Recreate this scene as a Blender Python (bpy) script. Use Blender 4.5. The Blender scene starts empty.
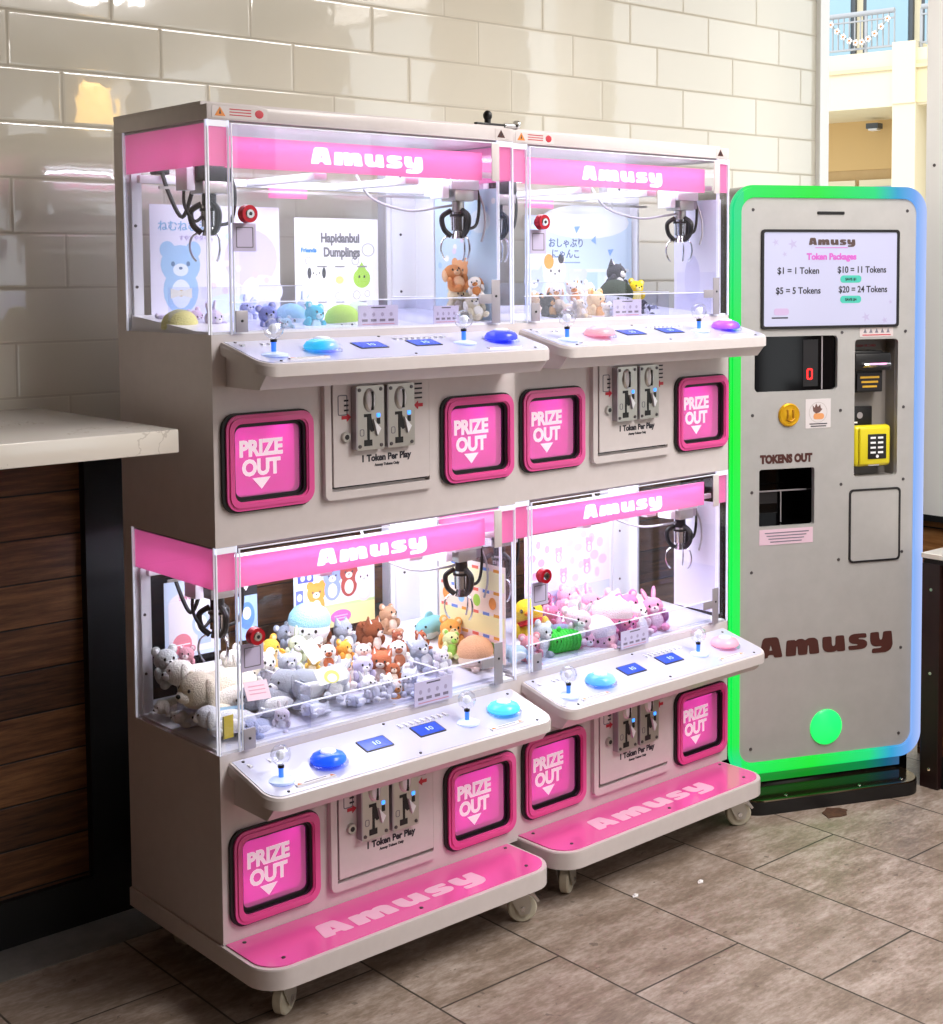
import bpy, bmesh, math, random
from mathutils import Vector, Matrix, Euler
from mathutils.geometry import tessellate_polygon
random.seed(7)
SC = bpy.context.scene
COL = SC.collection
PI = math.pi

# ---------------------------------------------------------------- materials
def lin(h):
    if isinstance(h, str):
        h = h.lstrip('#')
        c = [int(h[i:i + 2], 16) / 255 for i in (0, 2, 4)]
    else:
        c = list(h)
    return tuple([(x / 12.92 if x <= .04045 else ((x + .055) / 1.055) ** 2.4) for x in c] + [1.0])

_M = {}
def mat(name, color='#cccccc', rough=.5, metal=0.0, emit=None, es=0.0, coat=0.0, spec=.5, sub=0.0):
    if name in _M: return _M[name]
    m = bpy.data.materials.new(name); m.use_nodes = True
    b = m.node_tree.nodes['Principled BSDF']
    b.inputs['Base Color'].default_value = lin(color)
    b.inputs['Roughness'].default_value = rough
    b.inputs['Metallic'].default_value = metal
    b.inputs['Coat Weight'].default_value = coat
    b.inputs['Specular IOR Level'].default_value = spec
    if emit is not None:
        b.inputs['Emission Color'].default_value = lin(emit)
        b.inputs['Emission Strength'].default_value = es
    _M[name] = m
    return m

class NT:
    """small helper round a node tree"""
    def __init__(s, m): s.t = m.node_tree; s.n = s.t.nodes
    def new(s, ty, **kw):
        n = s.n.new(ty)
        for k, v in kw.items(): setattr(n, k, v)
        return n
    def link(s, a, b): s.t.links.new(a, b)
    def val(s, x, sock):
        if isinstance(x, (int, float)): sock.default_value = x
        else: s.link(x, sock)
    def math(s, op, a, b=None, c=None):
        n = s.new('ShaderNodeMath', operation=op)
        s.val(a, n.inputs[0])
        if b is not None: s.val(b, n.inputs[1])
        if c is not None: s.val(c, n.inputs[2])
        return n.outputs[0]
    def mix(s, f, a, b):
        n = s.new('ShaderNodeMix', data_type='RGBA')
        s.val(f, n.inputs[0])
        for x, k in ((a, 6), (b, 7)):
            if isinstance(x, (tuple, str)): n.inputs[k].default_value = lin(x) if isinstance(x, str) else x
            else: s.link(x, n.inputs[k])
        return n.outputs[2]
    def noise(s, vec, scale, detail=4, rough=.6):
        n = s.new('ShaderNodeTexNoise'); s.link(vec, n.inputs['Vector'])
        n.inputs['Scale'].default_value = scale; n.inputs['Detail'].default_value = detail
        n.inputs['Roughness'].default_value = rough
        return n.outputs['Fac']
    def ramp(s, f, stops):
        n = s.new('ShaderNodeValToRGB'); s.link(f, n.inputs[0])
        e = n.color_ramp.elements
        e[0].position, e[0].color = stops[0][0], lin(stops[0][1])
        e[1].position, e[1].color = stops[-1][0], lin(stops[-1][1])
        for p, c in stops[1:-1]:
            k = e.new(p); k.color = lin(c)
        return n.outputs[0]

def glass_mat(name, tint='#ffffff', refl=1.0, rough=.01):
    if name in _M: return _M[name]
    m = bpy.data.materials.new(name); m.use_nodes = True
    N = NT(m); N.n.remove(N.n['Principled BSDF'])
    out = N.n['Material Output']
    tr = N.new('ShaderNodeBsdfTransparent'); tr.inputs[0].default_value = lin(tint)
    gl = N.new('ShaderNodeBsdfGlossy'); gl.inputs['Roughness'].default_value = rough
    # a thin pane: the same reflectance from either side of each face
    ge = N.new('ShaderNodeNewGeometry'); fr = N.new('ShaderNodeFresnel')
    N.link(N.math('MULTIPLY_ADD', ge.outputs['Backfacing'], 1 / 1.45 - 1.45, 1.45), fr.inputs[0])
    f = N.math('MULTIPLY', fr.outputs[0], refl)
    mx = N.new('ShaderNodeMixShader'); N.link(f, mx.inputs[0]); N.link(tr.outputs[0], mx.inputs[1]); N.link(gl.outputs[0], mx.inputs[2])
    N.link(mx.outputs[0], out.inputs[0])
    _M[name] = m
    return m

def tinted_mat(name, color, alpha, rough=.15, emit=0.0):
    """coloured translucent acrylic"""
    if name in _M: return _M[name]
    m = bpy.data.materials.new(name); m.use_nodes = True
    N = NT(m); p = N.n['Principled BSDF']; out = N.n['Material Output']
    p.inputs['Base Color'].default_value = lin(color); p.inputs['Roughness'].default_value = rough
    p.inputs['Emission Color'].default_value = lin(color); p.inputs['Emission Strength'].default_value = emit
    tr = N.new('ShaderNodeBsdfTransparent'); tr.inputs[0].default_value = lin(color)
    mx = N.new('ShaderNodeMixShader'); mx.inputs[0].default_value = alpha
    N.link(tr.outputs[0], mx.inputs[1]); N.link(p.outputs[0], mx.inputs[2]); N.link(mx.outputs[0], out.inputs[0])
    _M[name] = m
    return m

def objvec(N, gen=False):
    n = N.new('ShaderNodeNewGeometry')
    return n.outputs['Position']

def noisy(name, c1, c2, scale, rough=.6, bump=0.0, bscale=None, metal=0.0, coat=0.0, stretch=None):
    if name in _M: return _M[name]
    m = mat(name, c1, rough, metal, coat=coat); N = NT(m); b = N.n['Principled BSDF']
    tc = N.new('ShaderNodeTexCoord'); v = tc.outputs['Object']
    if stretch:
        mp = N.new('ShaderNodeMapping'); N.link(v, mp.inputs[0]); mp.inputs['Scale'].default_value = stretch; v = mp.outputs[0]
    f = N.noise(v, scale)
    N.link(N.ramp(f, [(.3, c1), (.7, c2)]), b.inputs['Base Color'])
    if bump:
        bp = N.new('ShaderNodeBump'); bp.inputs['Strength'].default_value = bump; bp.inputs['Distance'].default_value = .004
        N.link(N.noise(v, bscale or scale * 3), bp.inputs['Height']); N.link(bp.outputs[0], b.inputs['Normal'])
    return m

def plush_mat(hexc):
    return noisy('plush_' + hexc.strip('#'), hexc, hexc, 60, .95, .9, 260)

# glazed wall tile: running bond in thirds
def tile_mat():
    m = mat('glazed_wall_tile', '#d8d2c4', .1, coat=1.0); N = NT(m); b = N.n['Principled BSDF']; b.inputs['Coat Roughness'].default_value = .02; b.inputs['Coat IOR'].default_value = 1.7
    pos = objvec(N); sp = N.new('ShaderNodeSeparateXYZ'); N.link(pos, sp.inputs[0])
    x, z = sp.outputs[0], sp.outputs[2]
    h, w = .1304, .398
    r = N.math('DIVIDE', N.math('SUBTRACT', z, 1.0455 - 1.304), h)
    row = N.math('FLOOR', r); fz = N.math('SUBTRACT', r, row)
    u = N.math('DIVIDE', N.math('ADD', N.math('SUBTRACT', x, .1185 + 7 * .1327), N.math('MULTIPLY', row, .1327)), w)
    cu = N.math('FLOOR', u); fu = N.math('SUBTRACT', u, cu)
    ez = N.math('MULTIPLY', N.math('MINIMUM', fz, N.math('SUBTRACT', 1, fz)), h)
    eu = N.math('MULTIPLY', N.math('MINIMUM', fu, N.math('SUBTRACT', 1, fu)), w)
    e = N.math('MINIMUM', ez, eu)
    mr = N.new('ShaderNodeMapRange'); mr.interpolation_type = 'SMOOTHSTEP'
    N.link(e, mr.inputs[0]); mr.inputs[1].default_value = .0018; mr.inputs[2].default_value = .004
    mask = mr.outputs[0]
    cmb = N.new('ShaderNodeCombineXYZ'); N.link(row, cmb.inputs[0]); N.link(cu, cmb.inputs[1])
    wn = N.new('ShaderNodeTexWhiteNoise', noise_dimensions='2D'); N.link(cmb.outputs[0], wn.inputs['Vector'])
    tcol = N.mix(wn.outputs[0], '#d6cfbd', '#dcd6c6')
    N.link(N.mix(mask, '#c3bbab', tcol), b.inputs['Base Color'])
    cm = N.new('ShaderNodeMapRange'); N.link(e, cm.inputs[0]); cm.inputs[1].default_value = .0035; cm.inputs[2].default_value = .0055
    N.link(cm.outputs[0], b.inputs['Coat Weight']); N.link(N.math('MULTIPLY', cm.outputs[0], .5), b.inputs['Specular IOR Level'])
    rg = N.math('MULTIPLY_ADD', mask, -.42, .55); N.link(rg, b.inputs['Roughness'])
    # each tile is bedded at a slightly different angle, so its reflections break at the joints
    bh = N.new('ShaderNodeMapRange'); bh.interpolation_type = 'SMOOTHSTEP'
    N.link(e, bh.inputs[0]); bh.inputs[1].default_value = .001; bh.inputs[2].default_value = .008
    wav = N.noise(pos, 7, 2, .5)
    tx = N.math('MULTIPLY', N.math('SUBTRACT', wn.outputs[0], .5), N.math('MULTIPLY', fu, .9))
    wn2 = N.new('ShaderNodeTexWhiteNoise', noise_dimensions='3D'); N.link(cmb.outputs[0], wn2.inputs['Vector'])
    tz = N.math('MULTIPLY', N.math('SUBTRACT', wn2.outputs[0], .5), N.math('MULTIPLY', fz, .35))
    hgt = N.math('ADD', N.math('ADD', N.math('MULTIPLY', bh.outputs[0], .28), N.math('MULTIPLY', wav, .5)), N.math('ADD', tx, tz))
    bp = N.new('ShaderNodeBump'); bp.inputs['Strength'].default_value = .5; bp.inputs['Distance'].default_value = .004
    N.link(hgt, bp.inputs['Height']); N.link(bp.outputs[0], b.inputs['Normal']); N.link(bp.outputs[0], b.inputs['Coat Normal'])
    return m

def floor_mat():
    m = mat('porcelain_floor_tile', '#8a7d70', .4); N = NT(m); b = N.n['Principled BSDF']
    pos = objvec(N); sp = N.new('ShaderNodeSeparateXYZ'); N.link(pos, sp.inputs[0])
    x, y = sp.outputs[0], sp.outputs[1]
    w, l = .3605, .72
    cx = N.math('DIVIDE', N.math('SUBTRACT', x, .7155), w); col = N.math('FLOOR', cx); fx = N.math('SUBTRACT', cx, col)
    v = N.math('DIVIDE', N.math('ADD', N.math('ADD', y, .54), N.math('MULTIPLY', col, .24)), l)
    cy = N.math('FLOOR', v); fy = N.math('SUBTRACT', v, cy)
    ex = N.math('MULTIPLY', N.math('MINIMUM', fx, N.math('SUBTRACT', 1, fx)), w)
    ey = N.math('MULTIPLY', N.math('MINIMUM', fy, N.math('SUBTRACT', 1, fy)), l)
    e = N.math('MINIMUM', ex, ey)
    mr = N.new('ShaderNodeMapRange'); N.link(e, mr.inputs[0]); mr.inputs[1].default_value = .0018; mr.inputs[2].default_value = .0034
    mask = mr.outputs[0]
    cmb = N.new('ShaderNodeCombineXYZ'); N.link(col, cmb.inputs[0]); N.link(cy, cmb.inputs[1])
    wn = N.new('ShaderNodeTexWhiteNoise', noise_dimensions='2D'); N.link(cmb.outputs[0], wn.inputs['Vector'])
    mp = N.new('ShaderNodeMapping'); N.link(pos, mp.inputs[0]); mp.inputs['Scale'].default_value = (1.0, 2.6, 1)
    va = N.new('ShaderNodeVectorMath', operation='ADD'); N.link(mp.outputs[0], va.inputs[0])
    sc = N.new('ShaderNodeVectorMath', operation='SCALE'); N.link(wn.outputs['Color'], sc.inputs[0]); sc.inputs['Scale'].default_value = 9
    N.link(sc.outputs[0], va.inputs[1])
    n1 = N.noise(va.outputs[0], 5.5, 8, .68); n2 = N.noise(va.outputs[0], 38, 6, .7)
    f = N.math('ADD', N.math('MULTIPLY', n1, .62), N.math('MULTIPLY', n2, .38))
    base = N.ramp(f, [(.34, '#6d5d50'), (.47, '#8f7e70'), (.56, '#ab9b90'), (.68, '#c8bab0')])
    base = N.mix(N.math('MULTIPLY', wn.outputs[0], .22), base, '#7d6f63')
    base = N.mix(N.math('MULTIPLY', N.math('GREATER_THAN', N.noise(pos, 24, 3, .6), .68), .5), base, '#4d443c')
    N.link(N.mix(mask, '#443c35', base), b.inputs['Base Color'])
    N.link(N.math('MULTIPLY_ADD', n1, .35, .26), b.inputs['Roughness'])
    bp = N.new('ShaderNodeBump'); bp.inputs['Strength'].default_value = .35; bp.inputs['Distance'].default_value = .002
    N.link(N.math('ADD', N.math('MULTIPLY', mask, .7), N.math('MULTIPLY', f, .8)), bp.inputs['Height']); N.link(bp.outputs[0], b.inputs['Normal'])
    return m

def plank_mat(name='dark_stained_planks', h=.106, z0=.123, axis=0, c=('#38210f', '#643e22', '#91633b')):
    m = mat(name, c[1], .55); N = NT(m); b = N.n['Principled BSDF']
    pos = objvec(N); sp = N.new('ShaderNodeSeparateXYZ'); N.link(pos, sp.inputs[0])
    z = sp.outputs[2]
    r = N.math('DIVIDE', N.math('SUBTRACT', z, z0), h); row = N.math('FLOOR', r); fz = N.math('SUBTRACT', r, row)
    e = N.math('MULTIPLY', N.math('MINIMUM', fz, N.math('SUBTRACT', 1, fz)), h)
    mr = N.new('ShaderNodeMapRange'); N.link(e, mr.inputs[0]); mr.inputs[1].default_value = .001; mr.inputs[2].default_value = .003
    mp = N.new('ShaderNodeMapping'); N.link(pos, mp.inputs[0])
    mp.inputs['Scale'].default_value = (1.2, 1.2, 16)
    va = N.new('ShaderNodeVectorMath', operation='ADD'); N.link(mp.outputs[0], va.inputs[0])
    cmb = N.new('ShaderNodeCombineXYZ'); N.link(N.math('MULTIPLY', row, 7.31), cmb.inputs[0]); N.link(cmb.outputs[0], va.inputs[1])
    n = N.noise(va.outputs[0], 4, 8, .7)
    wn = N.new('ShaderNodeTexWhiteNoise', noise_dimensions='1D'); N.link(row, wn.inputs['W'])
    f = N.math('ADD', n, N.math('MULTIPLY', N.math('SUBTRACT', wn.outputs[0], .5), .22))
    colr = N.ramp(f, [(.3, c[0]), (.5, c[1]), (.72, c[2])])
    N.link(N.mix(mr.outputs[0], '#080504', colr), b.inputs['Base Color'])
    bp = N.new('ShaderNodeBump'); bp.inputs['Strength'].default_value = .5; bp.inputs['Distance'].default_value = .004
    N.link(N.math('ADD', mr.outputs[0], N.math('MULTIPLY', n, .5)), bp.inputs['Height']); N.link(bp.outputs[0], b.inputs['Normal'])
    return m

def strip_mat(es=.95):
    """RGB light strip: green, turning blue and then lilac towards the right side (object space)"""
    nm = 'colour_changing_light_strip_%g' % es
    if nm in _M: return _M[nm]
    m = mat(nm, '#e8f4ee', .3); N = NT(m); b = N.n['Principled BSDF']
    tc = N.new('ShaderNodeTexCoord'); sp = N.new('ShaderNodeSeparateXYZ'); N.link(tc.outputs['Object'], sp.inputs[0])
    x, z = sp.outputs[0], sp.outputs[2]
    t = N.math('ADD', N.math('DIVIDE', x, .6656), N.math('MULTIPLY', N.noise(tc.outputs['Object'], 2.2, 1), .0))
    c1 = N.ramp(t, [(0, '#12dd7a'), (.05, '#04e65c'), (.42, '#02e636'), (.72, '#0cdc7c'), (.84, '#2a9fd0'), (.93, '#6aa2ec'), (1, '#b4c6fa')])
    zl = N.ramp(N.math('DIVIDE', z, 1.85), [(.04, '#1fd3a6'), (.1, '#02e848'), (.35, '#00f050'), (.62, '#02ee30'), (.78, '#02e44e'), (.95, '#14d884')])
    left = N.math('LESS_THAN', x, .04)
    colr = N.mix(left, c1, zl)
    N.link(colr, b.inputs['Emission Color']); b.inputs['Emission Strength'].default_value = es
    b.inputs['Base Color'].default_value = lin('#202020')
    return m

def button_mat(name, c1, c2, side='x'):
    """lit dome: two LED colours blending across it"""
    m = mat(name, c1, .18); N = NT(m); b = N.n['Principled BSDF']
    tc = N.new('ShaderNodeTexCoord'); sp = N.new('ShaderNodeSeparateXYZ'); N.link(tc.outputs['Generated'], sp.inputs[0])
    c = N.ramp(sp.outputs[0], [(.25, c1), (.75, c2)])
    N.link(c, b.inputs['Base Color']); N.link(c, b.inputs['Emission Color']); b.inputs['Emission Strength'].default_value = .65
    return m

# ---------------------------------------------------------------- mesh builder
FRONT = lambda x, y, z: Matrix(((1, 0, 0, x), (0, 0, -1, y), (0, 1, 0, z), (0, 0, 0, 1)))
TOP = lambda x, y, z: Matrix(((1, 0, 0, x), (0, 1, 0, y), (0, 0, 1, z), (0, 0, 0, 1)))
# facing -x (seen from the left): text X runs along -y
LEFTF = lambda x, y, z: Matrix(((0, 0, -1, x), (-1, 0, 0, y), (0, 1, 0, z), (0, 0, 0, 1)))

def rr_pts(cx, cy, w, h, r, n=6):
    p = []
    for sx, sy, a0 in ((1, 1, 0), (-1, 1, PI / 2), (-1, -1, PI), (1, -1, 1.5 * PI)):
        for k in range(n + 1):
            a = a0 + k / n * PI / 2
            p.append((cx + sx * (w / 2 - r) + r * math.cos(a), cy + sy * (h / 2 - r) + r * math.sin(a)))
    return p

class B:
    def __init__(s): s.bm = bmesh.new(); s.mats = []
    def mi(s, m):
        if m not in s.mats: s.mats.append(m)
        return s.mats.index(m)
    def _fin(s, faces, m):
        i = s.mi(m)
        for f in faces: f.material_index = i
    def box(s, m, x0, x1, y0, y1, z0, z1, bev=0.0, seg=2, M=None):
        r = bmesh.ops.create_cube(s.bm, size=1)
        for v in r['verts']:
            v.co = Vector((x0 + (v.co.x + .5) * (x1 - x0), y0 + (v.co.y + .5) * (y1 - y0), z0 + (v.co.z + .5) * (z1 - z0)))
        fs = {f for v in r['verts'] for f in v.link_faces}
        s._fin(fs, m); vs = list(r['verts'])
        if bev:
            es = list({e for v in r['verts'] for e in v.link_edges})
            rb = bmesh.ops.bevel(s.bm, geom=es, offset=bev, segments=seg, profile=.5, affect='EDGES', clamp_overlap=True)
            s._fin(rb['faces'], m); vs = list({v for f in rb['faces'] for v in f.verts} | {v for v in vs if v.is_valid})
        if M is not None:
            for v in vs: v.co = M @ v.co
        return s
    def prism(s, m, outer, M, d0, d1, holes=(), scale1=None):
        """polygon in the frame's XY plane, extruded along its Z from d0 to d1"""
        loops = [list(outer)] + [list(h) for h in holes]
        tri = tessellate_polygon([[Vector((a, b, 0)) for a, b in l] for l in loops])
        flat = [p for l in loops for p in l]
        k = scale1 or 1.0
        cx = sum(p[0] for p in outer) / len(outer); cy = sum(p[1] for p in outer) / len(outer)
        va = [s.bm.verts.new(M @ Vector((a, b, d0))) for a, b in flat]
        vb = [s.bm.verts.new(M @ Vector((cx + (a - cx) * k, cy + (b - cy) * k, d1))) for a, b in flat]
        fs = []
        def area(p): return sum(p[i][0] * p[(i + 1) % len(p)][1] - p[(i + 1) % len(p)][0] * p[i][1] for i in range(len(p)))
        for t in tri:
            a = [flat[i] for i in t]
            t = t if area(a) > 0 else t[::-1]
            try:
                fs.append(s.bm.faces.new([vb[i] for i in t])); fs.append(s.bm.faces.new([va[i] for i in t[::-1]]))
            except ValueError: pass
        o = 0
        for li, l in enumerate(loops):
            n = len(l); ccw = area(l) > 0
            if li: ccw = not ccw
            for i in range(n):
                a, b = o + i, o + (i + 1) % n
                q = [va[a], va[b], vb[b], vb[a]]
                fs.append(s.bm.faces.new(q if ccw else q[::-1]))
            o += n
        s._fin(fs, m); return s
    def rrect(s, m, cx, cz, w, h, r, y0, y1, hole=None, n=6):
        """rounded plate facing -y, from y0 (front) to y1 (back)"""
        holes = [rr_pts(cx, cz, hole[0], hole[1], hole[2], n)[::-1]] if hole else []
        s.prism(m, rr_pts(cx, cz, w, h, r, n), FRONT(0, 0, 0), -y1, -y0, holes); return s
    def cyl(s, m, p0, p1, r0, r1=None, n=20, caps=True):
        r1 = r0 if r1 is None else r1
        p0, p1 = Vector(p0), Vector(p1); d = p1 - p0
        M = Matrix.Translation((p0 + p1) / 2) @ d.to_track_quat('Z', 'Y').to_matrix().to_4x4()
        r = bmesh.ops.create_cone(s.bm, cap_ends=caps, segments=n, radius1=r0, radius2=r1, depth=d.length, matrix=M)
        s._fin({f for v in r['verts'] for f in v.link_faces}, m); return s
    def ell(s, m, c, rad, rot=None, u=16, v=10, M=None):
        if isinstance(rad, (int, float)): rad = (rad,) * 3
        T = Matrix.Translation(c) @ (rot.to_matrix().to_4x4() if rot else Matrix()) @ Matrix.Diagonal((*rad, 1))
        if M is not None: T = M @ T
        r = bmesh.ops.create_uvsphere(s.bm, u_segments=u, v_segments=v, radius=1, matrix=T)
        s._fin({f for x in r['verts'] for f in x.link_faces}, m); return s
    def lathe(s, m, prof, M=None, n=28):
        """profile (r, z) turned about Z"""
        M = M or Matrix(); rows = []
        for r, z in prof:
            rows.append([s.bm.verts.new(M @ Vector((r * math.cos(2 * PI * k / n), r * math.sin(2 * PI * k / n), z))) for k in range(n)])
        fs = []
        for a, b in zip(rows, rows[1:]):
            for k in range(n): fs.append(s.bm.faces.new((a[k], a[(k + 1) % n], b[(k + 1) % n], b[k])))
        fs.append(s.bm.faces.new(rows[0][::-1])); fs.append(s.bm.faces.new(rows[-1]))
        s._fin(fs, m); return s
    def tube(s, m, pts, r, n=8, smooth=True):
        pts = [Vector(p) for p in pts]
        if smooth and len(pts) > 2:
            q = []
            P = [pts[0]] + pts + [pts[-1]]
            for i in range(1, len(P) - 2):
                for k in range(6):
                    t = k / 6
                    q.append(.5 * ((2 * P[i]) + (P[i + 1] - P[i - 1]) * t + (2 * P[i - 1] - 5 * P[i] + 4 * P[i + 1] - P[i + 2]) * t * t + (3 * P[i] - P[i - 1] - 3 * P[i + 1] + P[i + 2]) * t ** 3))
            pts = q + [pts[-1]]
        rings = []; nrm = None
        for i, p in enumerate(pts):
            t = (pts[min(i + 1, len(pts) - 1)] - pts[max(i - 1, 0)]).normalized()
            if nrm is None: nrm = t.orthogonal().normalized()
            nrm = (nrm - t * nrm.dot(t)); nrm = nrm.normalized() if nrm.length > 1e-6 else t.orthogonal().normalized()
            bn = t.cross(nrm)
            rr = r[min(i, len(r) - 1)] if isinstance(r, (list, tuple)) else r
            rings.append([s.bm.verts.new(p + rr * (math.cos(2 * PI * k / n) * nrm + math.sin(2 * PI * k / n) * bn)) for k in range(n)])
        fs = []
        for a, b in zip(rings, rings[1:]):
            for k in range(n): fs.append(s.bm.faces.new((a[k], a[(k + 1) % n], b[(k + 1) % n], b[k])))
        fs.append(s.bm.faces.new(rings[0][::-1])); fs.append(s.bm.faces.new(rings[-1]))
        s._fin(fs, m); return s
    def text(s, m, string, size, M, align='CENTER', bold=0.0, ext=.0004, sx=1.0):
        cu = bpy.data.curves.new('txt', 'FONT'); cu.body = string; cu.size = size
        cu.align_x = align; cu.offset = bold * size; cu.extrude = ext; cu.resolution_u = 3
        o = bpy.data.objects.new('txt', cu); COL.objects.link(o)
        dg = bpy.context.evaluated_depsgraph_get()
        me = bpy.data.meshes.new_from_object(o.evaluated_get(dg))
        bpy.data.objects.remove(o); bpy.data.curves.remove(cu)
        n0 = len(s.bm.verts); f0 = len(s.bm.faces)
        s.bm.from_mesh(me); bpy.data.meshes.remove(me)
        s.bm.verts.ensure_lookup_table(); s.bm.faces.ensure_lookup_table()
        T = M @ Matrix.Diagonal((sx, 1, 1, 1))
        for v in s.bm.verts[n0:]: v.co = T @ v.co
        s._fin(s.bm.faces[f0:], m); return s
    def logo(s, m, width, M, ext=.0008, ys=1.0):
        """the fat slab wordmark on every sign"""
        k = width / LOGO_W
        for ox, loops in LOGO:
            L = [[((x + ox) * k, y * k * ys) for x, y in l] for l in loops]
            s.prism(m, L[0], M, -.0002, ext, L[1:])
        return s
    def make(s, name, parent=None, smooth=True, loc=None, ang=38):
        me = bpy.data.meshes.new(name); s.bm.normal_update(); s.bm.to_mesh(me); s.bm.free()
        for m in s.mats: me.materials.append(m)
        if smooth:
            me.polygons.foreach_set('use_smooth', [True] * len(me.polygons))
            me.set_sharp_from_angle(angle=math.radians(ang))
        o = bpy.data.objects.new(name, me); COL.objects.link(o)
        if parent is not None: o.parent = parent
        if loc is not None: o.location = loc
        return o

def smooth_poly(p, it=2, keep=.22):
    for _ in range(it):
        q = []
        for i in range(len(p)):
            a, b = Vector(p[i]), Vector(p[(i + 1) % len(p)])
            t = min(keep, .05 / max((b - a).length, 1e-6)) if _ == 0 else keep
            q += [tuple(a.lerp(b, t)), tuple(a.lerp(b, 1 - t))]
        p = q
    return p

_A = [[(0, 0), (.2, .90), (.31, 1), (.97, 1), (1.07, .90), (1.29, 0), (.84, 0), (.79, .15), (.52, .15), (.48, 0)], [(.57, .36), (.65, .64), (.73, .36)]]
_m = [[(0, 0), (.05, .78), (.5, .78), (.53, .71), (.68, .8), (.93, .8), (1.07, .70), (1.22, .8), (1.58, .8), (1.77, .66), (1.86, 0), (1.3, 0), (1.27, .44), (1.21, .44), (1.19, 0), (.68, 0), (.65, .44), (.59, .44), (.57, 0)]]
_u = [[(0, .78), (.5, .78), (.52, .36), (.58, .29), (.66, .29), (.72, .36), (.72, .78), (1.2, .78), (1.28, 0), (.84, 0), (.8, .07), (.66, 0), (.3, 0), (.08, .1), (0, .3)]]
_s = [[(1.0, .78), (1.03, .54), (.62, .57), (.56, .535), (.62, .5), (.9, .46), (1.06, .34), (1.07, .17), (.95, .04), (.72, 0), (.02, 0), (0, .22), (.48, .2), (.54, .235), (.48, .27), (.2, .31), (.04, .42), (.02, .62), (.12, .74), (.32, .79)]]
_y = [[(0, .78), (.5, .78), (.52, .44), (.6, .36), (.7, .42), (.73, .78), (1.22, .78), (1.29, .08), (1.17, -.16), (.9, -.27), (.1, -.27), (.12, -.03), (.58, -.04), (.66, .02), (.62, .06), (.28, .06), (.08, .16), (0, .36)]]
LOGO = []; _x = 0.0
for g, w in ((_A, 1.29), (_m, 1.86), (_u, 1.28), (_s, 1.07), (_y, 1.29)):
    LOGO.append((_x, [smooth_poly(g[0])] + g[1:])); _x += w + .16
LOGO_W = _x - .16

def empty(name, label, cat, loc=(0, 0, 0), rz=0.0, group=None):
    o = bpy.data.objects.new(name, None); COL.objects.link(o)
    o.empty_display_size = .1; o.location = loc; o.rotation_euler = (0, 0, rz)
    o['label'] = label; o['category'] = cat
    if group: o['group'] = group
    return o
def tag(o, label, cat, group=None):
    o['label'] = label; o['category'] = cat
    if group: o['group'] = group
    return o
def struct(o): o['kind'] = 'structure'; return o

def area_light(name, loc, rot, sx, sy, power, color=(1, 1, 1), parent=None, spread=PI):
    l = bpy.data.lights.new(name, 'AREA'); l.shape = 'RECTANGLE'; l.size = sx; l.size_y = sy; l.energy = power; l.color = color; l.spread = spread
    o = bpy.data.objects.new(name, l); COL.objects.link(o); o.location = loc; o.rotation_euler = rot
    if parent: o.parent = parent
    return o
# ---------------------------------------------------------------- shared materials
PAINT = noisy('cabinet_paint', '#d9d0cf', '#d4cbca', 30, .34)
PAINT.node_tree.nodes['Principled BSDF'].inputs['Coat Weight'].default_value = .25
WHITE = mat('white_enamel', '#f2f2f6', .3)
PANELW = mat('white_panel_top', '#cdcee6', .22, coat=.4)
PINK = mat('magenta_frame', '#e8559f', .28, coat=.3)
PINKC = mat('pink_acrylic', '#f163ae', .18, coat=.5)
PALEPINK = mat('pale_pink_vinyl', '#f6c0dc', .35)
BLACK = mat('black_rubber', '#0c0b0d', .45)
DARK = mat('dark_plastic', '#1b191c', .35)
GREY = mat('grey_metal', '#a9a3a8', .35, .3)
CHROME = mat('chrome', '#d8d8da', .16, 1.0)
STEEL = mat('brushed_steel', '#c2c0ba', .32, .85)
SCREWM = mat('screw_head', '#5f5a5c', .35, .7)
SIGNW = mat('white_sign_letters', '#ffffff', .4, emit='#ffffff', es=.9)
LED = mat('white_led_tube', '#ffffff', .4, emit='#e6e9ff', es=3.0)
GLASS = glass_mat('clear_acrylic', '#fdfdff', .8)
GLASSB = glass_mat('clear_acrylic_barrier', '#f4f5fd', 1.0)
EDGE = mat('polished_acrylic_edge', '#eef0fa', .15, emit='#f0f2ff', es=.25)  # weak glow painted in for LED light scattering out of the acrylic
WHITEV = mat('white_vinyl', '#f4f1f3', .5)
CREAMW = mat('cream_caster_tread', '#c9c3b0', .5)
CRYSTAL = glass_mat('crystal_ball', '#fbfcff', 2.2, .02)
STEMB = mat('lit_blue_stem', '#3a6cf0', .3, emit='#3f7dff', es=.8)
BCAP = mat('pale_button_cap', '#e6ecff', .25, emit='#e9efff', es=.25)
JBASE = mat('lit_joystick_base', '#dfe8ff', .25, emit='#8fb4ff', es=.35)
BLUEDISP = mat('blue_lcd', '#10308e', .2, emit='#2450d2', es=.75)
LCDTXT = mat('lcd_digits', '#9db8ff', .3, emit='#9fbaff', es=.8)
RED = mat('red_anodised', '#c0182c', .25, .3)
REDV = mat('red_vinyl', '#c2283a', .5)
BROWNV = mat('brown_vinyl', '#4a221c', .45)
ORANGEV = mat('orange_vinyl', '#e58a34', .5)
CARDL = mat('lavender_card', '#c9c0dd', .5)
INKG = mat('grey_ink', '#77727f', .6)
INKD = mat('dark_ink', '#24222c', .6)
BLUELED = mat('blue_led', '#2c7dff', .3, emit='#3b8cff', es=2.0)

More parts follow.
